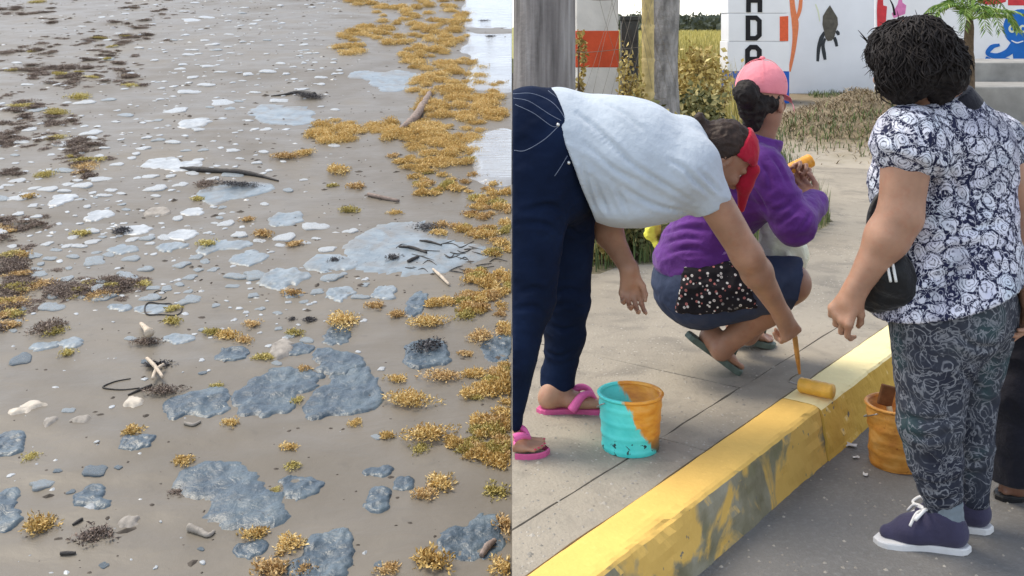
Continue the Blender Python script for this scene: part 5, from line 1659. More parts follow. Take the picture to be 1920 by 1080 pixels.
arm(C, W(1868, 275, 3.2), W(1918, 410, 3.22), W(1932, 540, 3.1), (.060, .050, .030), 'b arms')
hand(C, W(1932, 540, 3.1), (-.1, -.1, -1), (-1, 0, .2), 1, (.5, .5, .6, .6), 1.0)
def legC(b, hp, kn, an, r, tags):
    b.cone(hp, kn, r[0], r[1], .035, tags)
    m = kn + (an - kn) * .35
    b.cone(kn, m, r[1], r[2], .025, tags); b.cone(m, an, r[2], r[3], .025, tags)
legC(C, W(1752, 595, 3.03), W(1744, 790, 3.03), W(1770, 965, 3.08), (.112, .072, .062, .035), 'b legs')
legC(C, W(1820, 595, 3.20), W(1814, 780, 3.19), W(1824, 940, 3.18), (.112, .062, .054, .033), 'b legs')
C.cone(W(1772, 965, 3.08), W(1782, 982, 3.07), .038, .036, .02, 'b')
C.cone(W(1824, 940, 3.18), W(1822, 958, 3.18), .036, .034, .02, 'b')
V, Fq = C.bake(.0055); V = smooth_np(V, Fq, 1)
put('body', V, Fq, MATS['skin_tan'], pc)
eyes(PC, RC, pc, 1.04)
lg, LV, LF = garment('leggings', C, 'hips legs', 'paisley_leggings', pc, .006, .012, [(W(1790, 505, 3.1), (0, 0, 1)), (W(1790, 975, 3.08), (0, 0, -1))], .0042, (11, 11, 15), 31)
hem_n = unit(np.array((.30, 0, -1)))
X = Body().cone(W(1795, 216, 3.075), W(1776, 194, 3.06), .066, .058, .03, clip=[(W(1775, 186, 3.06), (-.55, 0, 1))])
X.cone(W(1768, 248, 3.05), W(1702, 276, 2.96), .080, .076, .05).cone(W(1704, 266, 2.96), W(1692, 318, 2.952), .080, .082, .04, clip=[(W(1700, 288, 2.955), (-.35, -.1, -1))])
X.cone(W(1820, 252, 3.13), W(1866, 274, 3.2), .072, .068, .05).cone(W(1868, 268, 3.2), W(1882, 325, 3.2), .070, .072, .04, clip=[(W(1880, 305, 3.2), (.3, 0, -1))])
X.cone(W(1780, 470, 3.09), W(1788, 615, 3.06), .160, .208, .06).cone(W(1828, 480, 3.16), W(1832, 600, 3.16), .11, .150, .06).cone(W(1740, 480, 3.10), W(1745, 600, 3.08), .10, .135, .06)
bl, BV, BF = garment('blouse', C, 'torso', 'floral_blouse', pc, .006, .016, [(W(1800, 538, 3.1), hem_n)], .006, (8, 8, 10), 41, extra=X)
for c_, n_, r_ in ((W(1698, 288, 2.955), (-.35, -.1, -1), .099),):
    tb = Body().cone(W(1704, 266, 2.96), W(1692, 318, 2.952), .0985, .1005, .0, clip=[(W(1700, 288.8, 2.955), n_), (W(1700, 283, 2.955), (.35, .1, 1))])
    Vb, Fb = tb.bake(.004); put('sleeve_trim', Vb, Fb, MATS['black_bag'], pc)
X2 = Body().cone(W(1788, 216, 3.075), W(1772, 180, 3.055), .094, .076, .0, clip=[(W(1778, 180, 3.06), (-.5, 0, 1)), (W(1795, 210, 3.07), (.5, 0, -1))])
Vb, Fb = X2.bake(.005); put('collar', Vb, Fb, MATS['black_trousers'], pc)
crease(bl, BV, BF, [[(1700, 455), (1760, 446), (1850, 424), (1900, 410)], [(1720, 480), (1790, 468), (1860, 452)], [(1748, 262), (1752, 310), (1745, 370)], [(1770, 300), (1800, 370), (1820, 430)], [(1850, 300), (1850, 360), (1830, 420)], [(1700, 520), (1760, 520), (1820, 500)], [(1690, 235), (1700, 260), (1712, 280)], [(1670, 250), (1680, 268), (1688, 285)], [(1720, 225), (1732, 255), (1738, 280)]], .008, .009, pc)
crease(lg, LV, LF, [[(1700, 600), (1740, 590), (1790, 606)], [(1690, 780), (1740, 790), (1790, 778)], [(1695, 815), (1745, 822), (1795, 808)], [(1722, 900), (1760, 908), (1800, 898)], [(1735, 935), (1768, 940), (1802, 930)], [(1800, 690), (1825, 720), (1860, 735)], [(1790, 620), (1830, 650), (1880, 650)], [(1805, 860), (1830, 868), (1855, 860)]], .007, .009, pc)
# black curly bob
HB = Body()
HB.ell(PC(0, -.006, .028), np.array((.089, .106, .085)), .03, 'x', RC)
HB.ell(PC(0, -.040, -.030), np.array((.088, .076, .064)), .05, 'x', RC)
HB.ell(PC(.075, .02, -.025), np.array((.032, .058, .060)), .05, 'x', RC)
HB.ell(PC(-.075, .02, -.025), np.array((.036, .062, .066)), .05, 'x', RC)
HB.cone(PC(.01, -.065, -.055), PC(.02, -.050, -.105), .052, .034, .04, 'x')
HB.ell(PC(0, .125, -.045), np.array((.060, .060, .085)), .02, 'x', RC, op='s')
Vb, Fb = HB.bake(.006)
Vb = wrinkle(Vb, Fb, .011, (12, 12, 10), 51, 2); Vb = wrinkle(Vb, Fb, .005, (24, 24, 16), 53); Vb = wrinkle(Vb, Fb, .005, (70, 70, 70), 52)
parts = [(Vb, tri_split(Fb))]
g = np.random.default_rng(5)
Tr = bvh(Vb, Fb)
crown = PC(0, -.02, .10)
for i in range(1100):          # loose waves falling from the crown
    a = g.uniform(0, 6.283); el = g.uniform(-.1, 1.35)
    q = PC(math.cos(a) * math.cos(el) * .1, math.sin(a) * math.cos(el) * .11, .02 + math.sin(el) * .1)
    loc, nor, _, _ = Tr.find_nearest(Vector(q)); p = np.array(loc); pts = []
    sw = g.uniform(-.5, .5); ph = g.uniform(0, 6.28); lift = g.uniform(.000, .007)
    n_st = int(g.integers(5, 10))
    for k in range(n_st):
        loc, nor, _, _ = Tr.find_nearest(Vector(p)); nn_ = np.array(nor)
        pts.append(np.array(loc) + nn_ * (lift + .003 * math.sin(ph + k * 1.7) + (.008 * max(0, k - n_st + 3) if i % 4 == 0 else 0)))
        dn = np.array((0, 0, -1.)) + .55 * unit(p - crown); dn = dn - nn_ * np.dot(dn, nn_); dn = unit(dn)
        sd_ = np.cross(dn, nn_)
        p = pts[-1] + (dn + sd_ * (sw + .7 * math.sin(ph + k * 1.1))) * .017
    C_ = curve_pts(pts, 3)
    Vt, Ft = tube_np(C_, [.0014, .0032, .0028, .0018, .0004], 5)
    parts.append((Vt, tri_split(Ft)))
for i in range(45):
    a = g.uniform(0, 6.283); el = g.uniform(-.3, 1.4)
    q = PC(math.cos(a) * math.cos(el) * .1, math.sin(a) * math.cos(el) * .11, .02 + math.sin(el) * .1)
    loc, nor, _, _ = Tr.find_nearest(Vector(q)); p = np.array(loc); nn_ = np.array(nor)
    d1 = unit(nn_ + g.normal(0, .7, 3)); d2 = unit(d1 + g.normal(0, .6, 3) + (0, 0, -.5)); L = g.uniform(.006, .018)
    Vt, Ft = tube_np(curve_pts([p - nn_ * .004, p + d1 * L, p + d1 * L + d2 * L, p + d1 * L * .9 + d2 * L * 1.8], 4), [.0016, .0014, .001, .0003], 4)
    parts.append((Vt, tri_split(Ft)))
for p_, d_ in ((PC(-.0, .10, .06), (-.6, .1, .9)), (PC(.05, .10, .05), (-.9, 0, .5)), (PC(.02, .02, .13), (-.2, 0, 1))):
    parts.append((lambda q: (q[0], tri_split(q[1])))(tube_np(curve_pts([p_, p_ + unit(d_) * .03, p_ + unit(d_) * .045 + (-.012, 0, .012)], 4), [.004, .003, .0006], 5)))
Vb, Tb = join_np(parts)
put('hair', Vb, Tb, MATS['hair_black'], pc)
# canvas shoes
def sneaker(par, heel, toe, side):
    heel, toe = np.asarray(heel, float), np.asarray(toe, float)
    f = unit(toe - heel); u = np.array((0, 0, 1.)); sd = np.cross(f, u) * side; L = np.linalg.norm(toe - heel)
    V, T, _ = sole_np(heel + u * .021, toe + u * .017, u, w=.048, th=.020, ext=.005, side=side)
    so = put('sole', V, T, MATS['white_rubber'], par, smooth=False)
    U = Body()
    U.cone(heel + f * .042 + u * .050, heel + f * L * .62 + u * .040, .040, .036, .03)
    U.cone(heel + f * L * .6 + u * .036, toe - f * .036 + u * .026, .040, .024, .03)
    U.cone(heel + f * .05 + u * .06, heel + f * .062 + u * .108, .042, .044, .02, clip=[(heel + f * .06 + u * .104, (-.35 * f[0], -.35 * f[1], 1))])
    U.cone(heel + f * .07 + u * .085, heel + f * L * .62 + u * .046, .040, .034, .03)
    Vb, Fb = U.bake(.005, planes=[(heel + u * .016, (0, 0, -1))])
    sh = put('sneaker', smooth_np(Vb, Fb, 2), Fb, MATS['navy_canvas'], par)
    so.parent = sh
    K = Body().cone(heel + f * .058 + u * .09, heel + f * .064 + u * .15, .043, .046, .02, clip=[(heel + f * .06 + u * .142, (0, 0, 1))])
    Vb, Fb = K.bake(.005); put('sock', wrinkle(Vb, Fb, .002, (30, 30, 60), 2), Fb, MATS['grey_sock'], par)
    for k in range(4):
        c = heel + f * (L * (.44 + .075 * k)) + u * (.098 - .011 * k)
        put_tube('lace', curve_pts([c - sd * .030 - u * .012, c + u * .003, c + sd * .030 - u * .012], 6), .0038, MATS['lace_white'], sh, 6)
    c = heel + f * L * .44 + u * .106
    for k in (1, -1):
        put_tube('bow', curve_pts([c, c + sd * .045 * k + u * .018 + f * .01, c + sd * .06 * k - u * .006 + f * .035, c + sd * .02 * k - u * .002 + f * .02, c], 6), .0048, MATS['lace_white'], sh, 6)
        put_tube('lace', curve_pts([c, c + sd * .03 * k + f * .03 + u * .0, c + sd * .052 * k + f * .05 - u * .03], 6), .0044, MATS['lace_white'], sh, 6)
    return sh
sneaker(pc, G(1818, 1036, 0), G(1640, 1012, 0), -1)
sneaker(pc, G(1860, 998, 0), G(1706, 974, 0), 1)

# person half out of the frame at the right
pd = thing('person', 'person in wide black trousers at the right edge, mostly out of the picture', 'person', G(1920, 930, 0))
D = Body()
D.ell(W(1975, 560, 3.42), (.15, .17, .16), .05, 'b hips')
legC(D, W(1945, 600, 3.40), W(1915, 740, 3.38), W(1905, 890, 3.40), (.120, .085, .075, .06), 'b legs')
legC(D, W(1995, 600, 3.50), W(2000, 750, 3.52), W(1985, 890, 3.52), (.120, .080, .075, .06), 'b legs')
D.ell(W(2030, 490, 3.42), (.17, .15, .17), .07, 'b torso')
D.ell(W(2105, 430, 3.42), (.16, .15, .15), .07, 'b torso')
D.ell(W(2160, 395, 3.42), (.11, .16, .11), .06, 'b torso')
D.cone(W(2185, 380, 3.42), W(2225, 345, 3.42), .058, .05, .03, 'b')
PD, RD = head(D, W(2255, 320, 3.42), (.7, 0, .7), (.6, .1, -.7), 1.0)
arm(D, W(2165, 410, 3.28), W(2180, 560, 3.25), W(2200, 680, 3.3), (.06, .048, .029), 'b')
hand(D, W(2200, 680, 3.3), (.1, .1, -1), (-1, 0, .1), 1, (.5, .5, .6, .6))
arm(D, W(2165, 410, 3.58), W(2195, 550, 3.6), W(2230, 660, 3.6), (.06, .048, .029), 'b')
hand(D, W(2230, 660, 3.6), (.1, .1, -1), (1, 0, .1), 1, (.5, .5, .6, .6))
td, hd = G(1868, 932, 0) + (0, 0, .016), G(1868, 932, 0) + (.215, .03, .016)
foot(D, hd, td, side=-1, s=.95)
D.cone(W(1905, 890, 3.40), hd + np.array((-.05, 0, .05)), .04, .032, .03, 'b')
td2, hd2 = G(1960, 915, 0) + (0, 0, .016), G(1960, 915, 0) + (.215, .03, .016)
foot(D, hd2, td2, side=1, s=.95)
D.cone(W(1985, 890, 3.52), hd2 + np.array((-.05, 0, .05)), .04, .032, .03, 'b')
V, Fq = D.bake(.007); put('body', smooth_np(V, Fq, 1), Fq, MATS['skin_deep'], pd)
eyes(PD, RD, pd)
garment('trousers', D, 'hips legs', 'black_trousers', pd, .0075, .022, [(W(2010, 500, 3.42), unit(np.array((.8, 0, .6)))), (W(1930, 900, 3.4), (0, 0, -1))], .006, (8, 8, 12), 61)
garment('pink_top', D, 'torso', 'pink_top', pd, .0075, .016, [(W(1985, 545, 3.42), unit(np.array((-.8, 0, -.6))))], .005, (8, 8, 12), 62, extra=Body().cone(W(2165, 410, 3.28), W(2176, 500, 3.26), .075, .066, .04).cone(W(2165, 410, 3.58), W(2184, 500, 3.6), .075, .066, .04))
HB = Body(); HB.ell(PD(0, -.02, .02), np.array((.095, .11, .11)), .03, 'x', RD); HB.ell(PD(0, .12, -.06), np.array((.06, .07, .1)), .02, 'x', RD, op='s')
Vb, Fb = HB.bake(.007); put('hair', wrinkle(Vb, Fb, .006, (40, 40, 40), 7), Fb, MATS['hair_black'], pd)
flipflop(pd, hd, td, (0, 0, 1), 'black_bag', 'black_bag', side=-1)
flipflop(pd, hd2, td2, (0, 0, 1), 'black_bag', 'black_bag', side=1)
# ================================================================== PAINTING GEAR AND SMALL THINGS
t = NT('bucket_two_tone')      # turquoise tub splashed with orange paint down one side
x, y, z = t.sep(t.coord())[:3]
m = t.math('ADD', t.math('ADD', x, t.math('MULTIPLY', z, .62)), t.math('MULTIPLY', t.math('SUBTRACT', t.noise(26, 5, co=t.coord('Object', scale=(1, 1, .3)), dist=.5), .5), .10))
k = t.ramp(m, [(.072, 0.), (.080, 1.)])
org = t.ramp(t.noise(18, 5, co=t.coord('Object', scale=(1, 1, 2.5))), [(.3, (.62, .20, .02)), (.55, (.80, .34, .035)), (.75, (.85, .45, .10))])
org = t.mix(t.ramp(t.math('ADD', z, t.math('MULTIPLY', t.noise(30, 3), .03)), [(.03, 1.), (.075, 0.)]), org, (.10, .085, .045))
tur = t.ramp(t.noise(14, 4), [(.3, (.06, .62, .58)), (.7, (.12, .76, .70))])
chip = t.math('MULTIPLY', t.ramp(t.noise(48, 3), [(.60, 0.), (.63, 1.)]), t.ramp(z, [(.04, 1.), (.055, 0.)]))
tur = t.mix(chip, tur, (.02, .06, .06))
t.bump(t.noise(60, 4), .25, .004)
t.out(t.mix(k, tur, org), .42, .45)
t = NT('bucket_orange')
c = t.ramp(t.noise(16, 5, co=t.coord('Object', scale=(1, 1, 2.2))), [(.3, (.48, .17, .025)), (.5, (.68, .30, .05)), (.72, (.78, .42, .12))])
c = t.mix(t.ramp(t.noise(38, 5), [(.62, 0.), (.7, .8)]), c, (.36, .10, .02))
t.bump(t.noise(50, 4), .35, .006)
t.out(c, .5, .4)
plain('wet_paint_orange', (.80, .36, .03), .3, .5, .12)
plain('wet_paint_yellow', (.80, .44, .06), .35, .5, .1, 30, .6, 140)
plain('steel_wire', (.35, .34, .33), .35, .5, .1, metallic=.8)
plain('wood_handle', (.75, .62, .38), .6, .3, .1)
plain('cloth_yellow', (.85, .80, .10), .7, .3, .1)
plain('paper_white', (.75, .74, .72), .8, .2, .05)
plain('bristle_dark', (.16, .07, .03), .8, .2, .3)

def bucket(name, label, c, r0, r1, h, mat, paint, ribs, seed, dent=.0):
    root = thing(name, label, 'bucket', c)
    n = 48
    zs = np.linspace(0, h, 34)
    prof = []
    for z in zs:
        r = r0 + (r1 - r0) * z / h
        r += .0024 * max(0, math.sin(z / h * ribs * 2 * math.pi)) ** 2
        prof.append((r, z))
    a = np.arange(n) * 2 * np.pi / n
    outer = np.array([[r * math.cos(q), r * math.sin(q), z] for r, z in prof for q in a])
    outer[:, :2] *= (1 + dent * n2(outer[:, 0] + seed, outer[:, 2] * 1.4 + outer[:, 1], 11, 2, seed))[:, None]
    rings = [outer]
    inner = np.array([[(r1 - .006) * math.cos(q), (r1 - .006) * math.sin(q), h] for q in a] + [[(r0 - .004) * math.cos(q), (r0 - .004) * math.sin(q), h * .18] for q in a])
    V = np.concatenate([outer, inner])
    m = len(prof) + 2
    Fq = np.array([(i * n + k, i * n + (k + 1) % n, (i + 1) * n + (k + 1) % n, (i + 1) * n + k) for i in range(m - 1) for k in range(n)])
    put('wall', V + np.array(c), Fq, MATS[mat], root)
    Vb, Fb = lathe_np([(.0005, .004), (r0 - .001, .004), (r0 - .001, .0), (.0005, .0)], n, c); put('base', Vb, Fb, MATS[mat], root)
    Vb, Fb = lathe_np([(r1 - .008, h - .002), (r1 + .002, h - .006), (r1 + .006, h + .001), (r1 + .002, h + .005), (r1 - .006, h + .004), (r1 - .008, h - .002)], n, c); put('rim', Vb, Fb, MATS[mat], root)
    Vb, Fb = lathe_np([(.0005, h * .55), (r1 - .010 - (r1 - r0) * .45, h * .55)], n, c); put('paint', Vb, Fb, MATS[paint], root)
    P = [np.array(c) + (math.cos(q) * (r1 + .006), math.sin(q) * (r1 + .006) , h - .012 - .055 * math.sin((q - .6) if 0 <= q - .6 <= math.pi else 0)) for q in np.linspace(.6, .6 + math.pi, 20)]
    put_tube('handle', P, .0022, MATS['steel_wire'], root, 6)
    return root
bucket('paint_bucket', 'turquoise paint bucket splashed orange on one side, standing on the walk', tuple(np.array((.3715, 3.347, WALK_Z + .001))), .088, .099, .170, 'bucket_two_tone', 'wet_paint_orange', 4, 3, .006)
bk2 = bucket('paint_bucket', 'ribbed orange bucket on the road behind the standing woman\'s legs', (1.325, 3.66, .001), .092, .106, .205, 'bucket_orange', 'wet_paint_orange', 5, 8, .05)
# brush standing in the orange bucket
br = thing('paint_brush', 'dark paint brush standing in the orange bucket', 'brush', (1.30, 3.66, .12))
bm = bmesh.new(); add_box(bm, (1.285, 3.66, .235), (.05, .016, .07), M=Matrix.Rotation(.25, 4, 'Y'), bevel=.004); bm_obj('bristles', bm, MATS['bristle_dark'], br)
put_tube('handle', [(1.293, 3.66, .20), (1.31, 3.66, .12)], .010, MATS['wood_handle'], br)

plain('grip_brown', (.50, .25, .07), .6, .3, .2)
def roller(name, label, a, b, r, grip, mat, hand_end, cage=True):
    a, b = np.asarray(a, float), np.asarray(b, float)
    root = thing(name, label, 'paint roller', tuple((a + b) / 2 - (0, 0, r)))
    C = np.array([a + (b - a) * q for q in np.linspace(0, 1, 24)])
    V, Fq = tube_np(C, [r * .86] + [r] * 22 + [r * .86], 24, wob=.10, seed=4)
    put('roller_sleeve', V, tri_split(Fq), MATS[mat], root)
    ax = unit(b - a)
    pts = curve_pts([b, a - ax * .022, a - ax * .03 + (grip - a) * .15 + (0, 0, .012), grip], 8)
    put_tube('frame', pts, .0032, MATS['steel_wire'], root, 6)
    put_tube('grip', [grip, grip + (hand_end - grip) * .4, hand_end], [.005, .0085, .0095], MATS['grip_brown'], root, 10)
    return root
hA = W(1494, 656, 3.70)
roller('paint_roller', 'yellow paint roller resting on top of the kerb', W(1499, 721, 3.84), W(1563, 735, 3.766), .0265, W(1499, 700, 3.80), 'wet_paint_yellow', hA + np.array((-.012, -.02, .05)))
roller('paint_roller', 'orange paint roller held up by the squatting woman', W(1478, 322, 4.12), W(1522, 300, 4.14), .027, W(1478, 344, 4.12), 'wet_paint_orange', W(1482, 366, 4.12))

# waist bag of the standing woman
wb_ = thing('waist_bag', 'black waist bag with white stripes worn by the standing woman', 'bag', W(1655, 575, 3.10))
Bg = Body()
Bg.cone(W(1644, 542, 3.05), W(1668, 512, 2.99), .058, .066, .04); Bg.cone(W(1638, 550, 3.05), W(1690, 545, 2.99), .040, .045, .04)
Vb, Fb = Bg.bake(.005)
put('pouch', wrinkle(Vb, Fb, .003, (20, 20, 20), 71), Fb, MATS['black_bag'], wb_)
bt = bvh(Vb, Fb)
for x0 in (1661, 1671):
    P = [cast(bt, x0 + 9 * q, 482 + 46 * q, .002) for q in np.linspace(0, 1, 10)]
    P = [p for p in P if p is not None]
    if len(P) > 3: put_tube('stripe', P, .0042, MATS['bag_stripe'], wb_, 6)
put_tube('strap', curve_pts([W(1650, 500, 3.12), W(1634, 455, 3.10), W(1630, 415, 3.10), W(1640, 380, 3.12), W(1664, 350, 3.14)], 7), [.008] * 4 + [.009] * 25, MATS['black_bag'], wb_, 8)

# thin pale bag hanging between the squatting woman's arm and knee, yellow rag at her back
Bg = Body()
Bg.cone(W(1440, 425, 4.08), W(1470, 480, 4.06), .03, .075, .05); Bg.ell(W(1468, 478, 4.06), (.078, .05, .085), .04)
Vb, Fb = Bg.bake(.006)
o = put('plastic_bag', wrinkle(Vb, Fb, .011, (13, 13, 9), 81), Fb, MATS['thin_plastic_bag']); recentre(o)
tag(o, 'pale yellow-green plastic bag hanging between the squatting woman\'s arm and knee', 'plastic bag')
Bg = Body(); Bg.ell(W(1226, 428, 4.10), (.026, .03, .036), .02); Bg.ell(W(1218, 440, 4.10), (.018, .02, .02), .02); Bg.cone(W(1224, 445, 4.1), W(1238, 470, 4.06), .014, .010, .02)
Vb, Fb = Bg.bake(.004)
o = put('rag', wrinkle(Vb, Fb, .005, (36, 36, 36), 82), Fb, MATS['cloth_yellow']); recentre(o)
tag(o, 'bright yellow rag tucked at the back of the squatting woman\'s waist', 'rag')

def scrap(label, px, py, r, seed):
    c = G(px, py, 0.004)
    g = np.random.default_rng(seed); n = 9
    a = np.sort(g.uniform(0, 6.28, n))
    ring = np.stack([np.cos(a) * r * g.uniform(.5, 1.2, n), np.sin(a) * r * g.uniform(.5, 1.2, n), g.uniform(0, r * .5, n)], 1)
    V = np.concatenate([[[0, 0, r * .35]], ring, ring - (0, 0, .003), [[0, 0, r * .35 - .003]]]) + c
    T = [(0, 1 + k, 1 + (k + 1) % n) for k in range(n)] + [(2 * n + 1, 1 + n + (k + 1) % n, 1 + n + k) for k in range(n)]
    T += [(1 + k, 1 + n + k, 1 + n + (k + 1) % n) for k in range(n)] + [(1 + k, 1 + n + (k + 1) % n, 1 + (k + 1) % n) for k in range(n)]
    o = put('paper_scrap', V, np.array(T), MATS['paper_white'], smooth=False); recentre(o)
    tag(o, label, 'litter')
scrap('crumpled white paper scrap at the foot of the kerb beside the orange bucket', 1598, 836, .022, 1)
scrap('small white scrap on the road in front of the orange bucket', 1622, 890, .012, 2)
scrap('tiny grey-white scrap on the road between kerb foot and orange bucket', 1604, 858, .012, 4)

# pebbles and flakes on the walk: uncountable grit
parts = []
g = np.random.default_rng(9)
for _ in range(1500):
    px, py = g.uniform(962, 1660), 300 + 780 * g.random() ** .7
    c = G(px, py, WALK_Z)
    if side(c[0], c[1]) > -.01 or c[1] > verge_edge(c[0]): continue
    r = g.uniform(.0015, .006) * (1 if g.random() < .93 else 1.7)
    a = np.arange(5) * 1.2566 + g.random() * 6
    V = np.concatenate([[c + (0, 0, r * .7)], np.stack([c[0] + np.cos(a) * r * g.uniform(.7, 1.4, 5), c[1] + np.sin(a) * r * g.uniform(.7, 1.4, 5), np.full(5, c[2])], 1)])
    parts.append((V, np.array([(0, 1 + k, 1 + (k + 1) % 5) for k in range(5)])))
for _ in range(350):
    px, py = g.uniform(1150, 1920), 700 + 380 * g.random()
    c = G(px, py, 0)
    if side(c[0], c[1]) < KW + .02: continue
    r = g.uniform(.002, .006)
    a = np.arange(5) * 1.2566 + g.random() * 6
    V = np.concatenate([[c + (0, 0, r * .8)], np.stack([c[0] + np.cos(a) * r * g.uniform(.7, 1.4, 5), c[1] + np.sin(a) * r * g.uniform(.7, 1.4, 5), np.full(5, c[2])], 1)])
    parts.append((V, np.array([(0, 1 + k, 1 + (k + 1) % 5) for k in range(5)])))
plain('grit_pale', (.34, .31, .265), .9, .2, .4, 15)
tag(put('grit', *join_np(parts), MATS['grit_pale'], smooth=False), 'loose pale grit on walk and road', 'grit', kind='stuff')
# ================================================================== BACKGROUND OF THE STREET
t = NT('pole_concrete')
n = t.noise(7, 6, co=t.coord('Object', scale=(3, 3, .25)))
c = t.ramp(n, [(.3, (.12, .11, .105)), (.5, (.24, .22, .21)), (.7, (.36, .345, .335))])
c = t.mix(t.ramp(t.noise(3, 4, co=t.coord('Object', scale=(2.5, 2.5, .3))), [(.5, 0.), (.7, .5)]), c, (.13, .12, .12))
t.bump(t.noise(40, 5), .5, .01); t.out(c, .9, .2)
t = NT('old_post_grey')
c = t.ramp(t.noise(9, 6, co=t.coord('Object', scale=(2, 2, .7))), [(.3, (.13, .12, .115)), (.5, (.26, .245, .23)), (.7, (.44, .41, .39))])
t.bump(t.noise(22, 5), .9, .02); t.out(c, .95, .15)
plain('post_white', (.66, .63, .58), .85, .2, .14, 5, .4, 40)
plain('post_red', (.60, .085, .03), .7, .3, .15, 7, .4, 40)
plain('dark_metal', (.075, .08, .075), .6, .4, .3, 9, .4, 60)
plain('bamboo_gold', (.52, .40, .17), .6, .35, .3, 18, .5, 60)
plain('wall_white', (.86, .86, .86), .85, .2, .04, 2.5, .3, 60)
plain('wall_white_cool', (.84, .85, .87), .85, .2, .05, 1.5, .3, 60)
plain('paint_blue', (.02, .12, .50), .7, .3, .1, 6)
plain('paint_octopus', (.015, .15, .52), .7, .3, .12, 6)
plain('paint_black', (.013, .012, .014), .7, .3, .2)
plain('paint_orange_red', (.78, .13, .05), .7, .3, .1)
plain('paint_ribbon', (.80, .24, .10), .7, .3, .1)
plain('paint_turtle', (.115, .105, .085), .8, .2, .3, 14)
plain('paint_turtle_leg', (.05, .055, .06), .8, .2, .2)
plain('paint_pink', (.72, .22, .45), .7, .3, .15, 10)
plain('paint_red', (.62, .05, .06), .7, .3, .15, 10)
plain('paint_eye', (.75, .78, .55), .7, .3, .05)
plain('concrete_grey', (.30, .29, .27), .9, .2, .25, 3, .5, 40)
plain('gap_shade_dark', (.14, .13, .12), .9, .2, .25, 3, .5, 40)

def flat(pts, d, mat, name, parent, th=.006, proud=0.0):
    """a painted shape: thin film standing just off the wall's face"""
    bm = bmesh.new()
    q = [W(x, y, d) for x, y in pts]
    fr = [bm.verts.new((p[0], d - th - proud, p[2])) for p in q]; bk = [bm.verts.new((p[0], d - .0005, p[2])) for p in q]
    bm.faces.new(fr); n = len(q)
    for i in range(n): bm.faces.new((fr[i], fr[(i + 1) % n], bk[(i + 1) % n], bk[i]))
    bmesh.ops.triangulate(bm, faces=[f for f in bm.faces if len(f.verts) > 4])
    return bm_obj(name, bm, MATS[mat], parent)
def strip(ctrl, widths, d, mat, name, parent, proud=0.0):
    C = curve_pts([(x, y, 0) for x, y in ctrl], 8)[:, :2]
    T = np.gradient(C, axis=0); T /= np.linalg.norm(T, axis=1)[:, None]
    N = np.stack([-T[:, 1], T[:, 0]], 1)
    wv = np.interp(np.linspace(0, 1, len(C)), np.linspace(0, 1, len(widths)), widths)[:, None] / 2
    pts = np.concatenate([C + N * wv, (C - N * wv)[::-1]])
    bm = bmesh.new()
    m = len(C)
    fr = [bm.verts.new((W(x, y, d)[0], d - .006 - proud, W(x, y, d)[2])) for x, y in pts]
    bk = [bm.verts.new((W(x, y, d)[0], d - .0005, W(x, y, d)[2])) for x, y in pts]
    for i in range(m - 1): bm.faces.new((fr[i], fr[i + 1], fr[2 * m - 2 - i], fr[2 * m - 1 - i]))
    for i in range(2 * m): bm.faces.new((fr[i], fr[(i + 1) % (2 * m)], bk[(i + 1) % (2 * m)], bk[i]))
    return bm_obj(name, bm, MATS[mat], parent)
def ellipse(cx, cy, rx, ry, n=28): return [(cx + rx * math.cos(a), cy + ry * math.sin(a)) for a in np.arange(n) * 2 * math.pi / n]

# big concrete pole at the very left of the street
V, Fq = lathe_np([(.182, -.1), (.180, 1.2), (.176, 3.0), (.170, 5.5), (.0005, 5.5)], 28, (.1875, 6.2, WALK_Z))
V[:, :2] += (.003 * n2(V[:, 0] * 4, V[:, 2], 3, 3, 5))[:, None]
V[:, 0] = np.maximum(V[:, 0], .002)
o = put('utility_pole', V, Fq, MATS['pole_concrete']); recentre(o); tag(o, 'thick weathered concrete pole behind the bending woman', 'pole')

def zpx(py, d): return CAM_Z - (py - HYP) * d / FPX
def xpx(px, d): return (px - CXP) * d / FPX
# red and white painted post
d = 8.0
pw = thing('painted_post', 'square white post with a broad red band', 'post', (xpx(1120, d), d, WALK_Z))
bm = bmesh.new(); add_box(bm, (xpx(1120, d), d + .16, 1.6), (.318, .318, 3.0), bevel=.012); bm_obj('post', bm, MATS['post_white'], pw)
bm = bmesh.new(); add_box(bm, (xpx(1120, d), d + .16, (zpx(57, d) + zpx(127, d)) / 2), (.326, .326, zpx(57, d) - zpx(127, d)), bevel=.010); bm_obj('red_band', bm, MATS['post_red'], pw)
# short dark metal post, bamboo stake, grey rough post
d = 8.4
bm = bmesh.new(); add_box(bm, (xpx(1180, d), d, .85), (.135, .10, 1.40), bevel=.01)
add_box(bm, (xpx(1180, d), d, 1.565), (.16, .12, .035), bevel=.006)
o = bm_obj('metal_post', bm, MATS['dark_metal']); recentre(o); tag(o, 'short dark metal post with a cap, right of the red banded post', 'post')
d = 7.6
prof = []
for k in range(14):
    z = k * .24
    prof += [(.044, z), (.043, z + .10), (.044, z + .20), (.050, z + .225), (.043, z + .238)]
V, Fq = lathe_np(prof, 14, (xpx(1210, d), d, WALK_Z - .1))
V[:, 0] += .02 * np.sin(V[:, 2] * 1.3); o = put('stake', V, Fq, MATS['bamboo_gold']); recentre(o); tag(o, 'knobbly yellow bamboo stake beside the grey post', 'stake')
d = 8.0
zz = np.linspace(-.1, 3.2, 40)
V, Fq = lathe_np([(.115 - .006 * z + .012 * math.sin(z * 5), z) for z in zz] + [(.0005, 3.2)], 22, (xpx(1247, d), d, WALK_Z))
V[:, :2] += (.012 * n2(V[:, 0] * 5 + V[:, 1], V[:, 2] * 2, 3, 4, 6))[:, None]
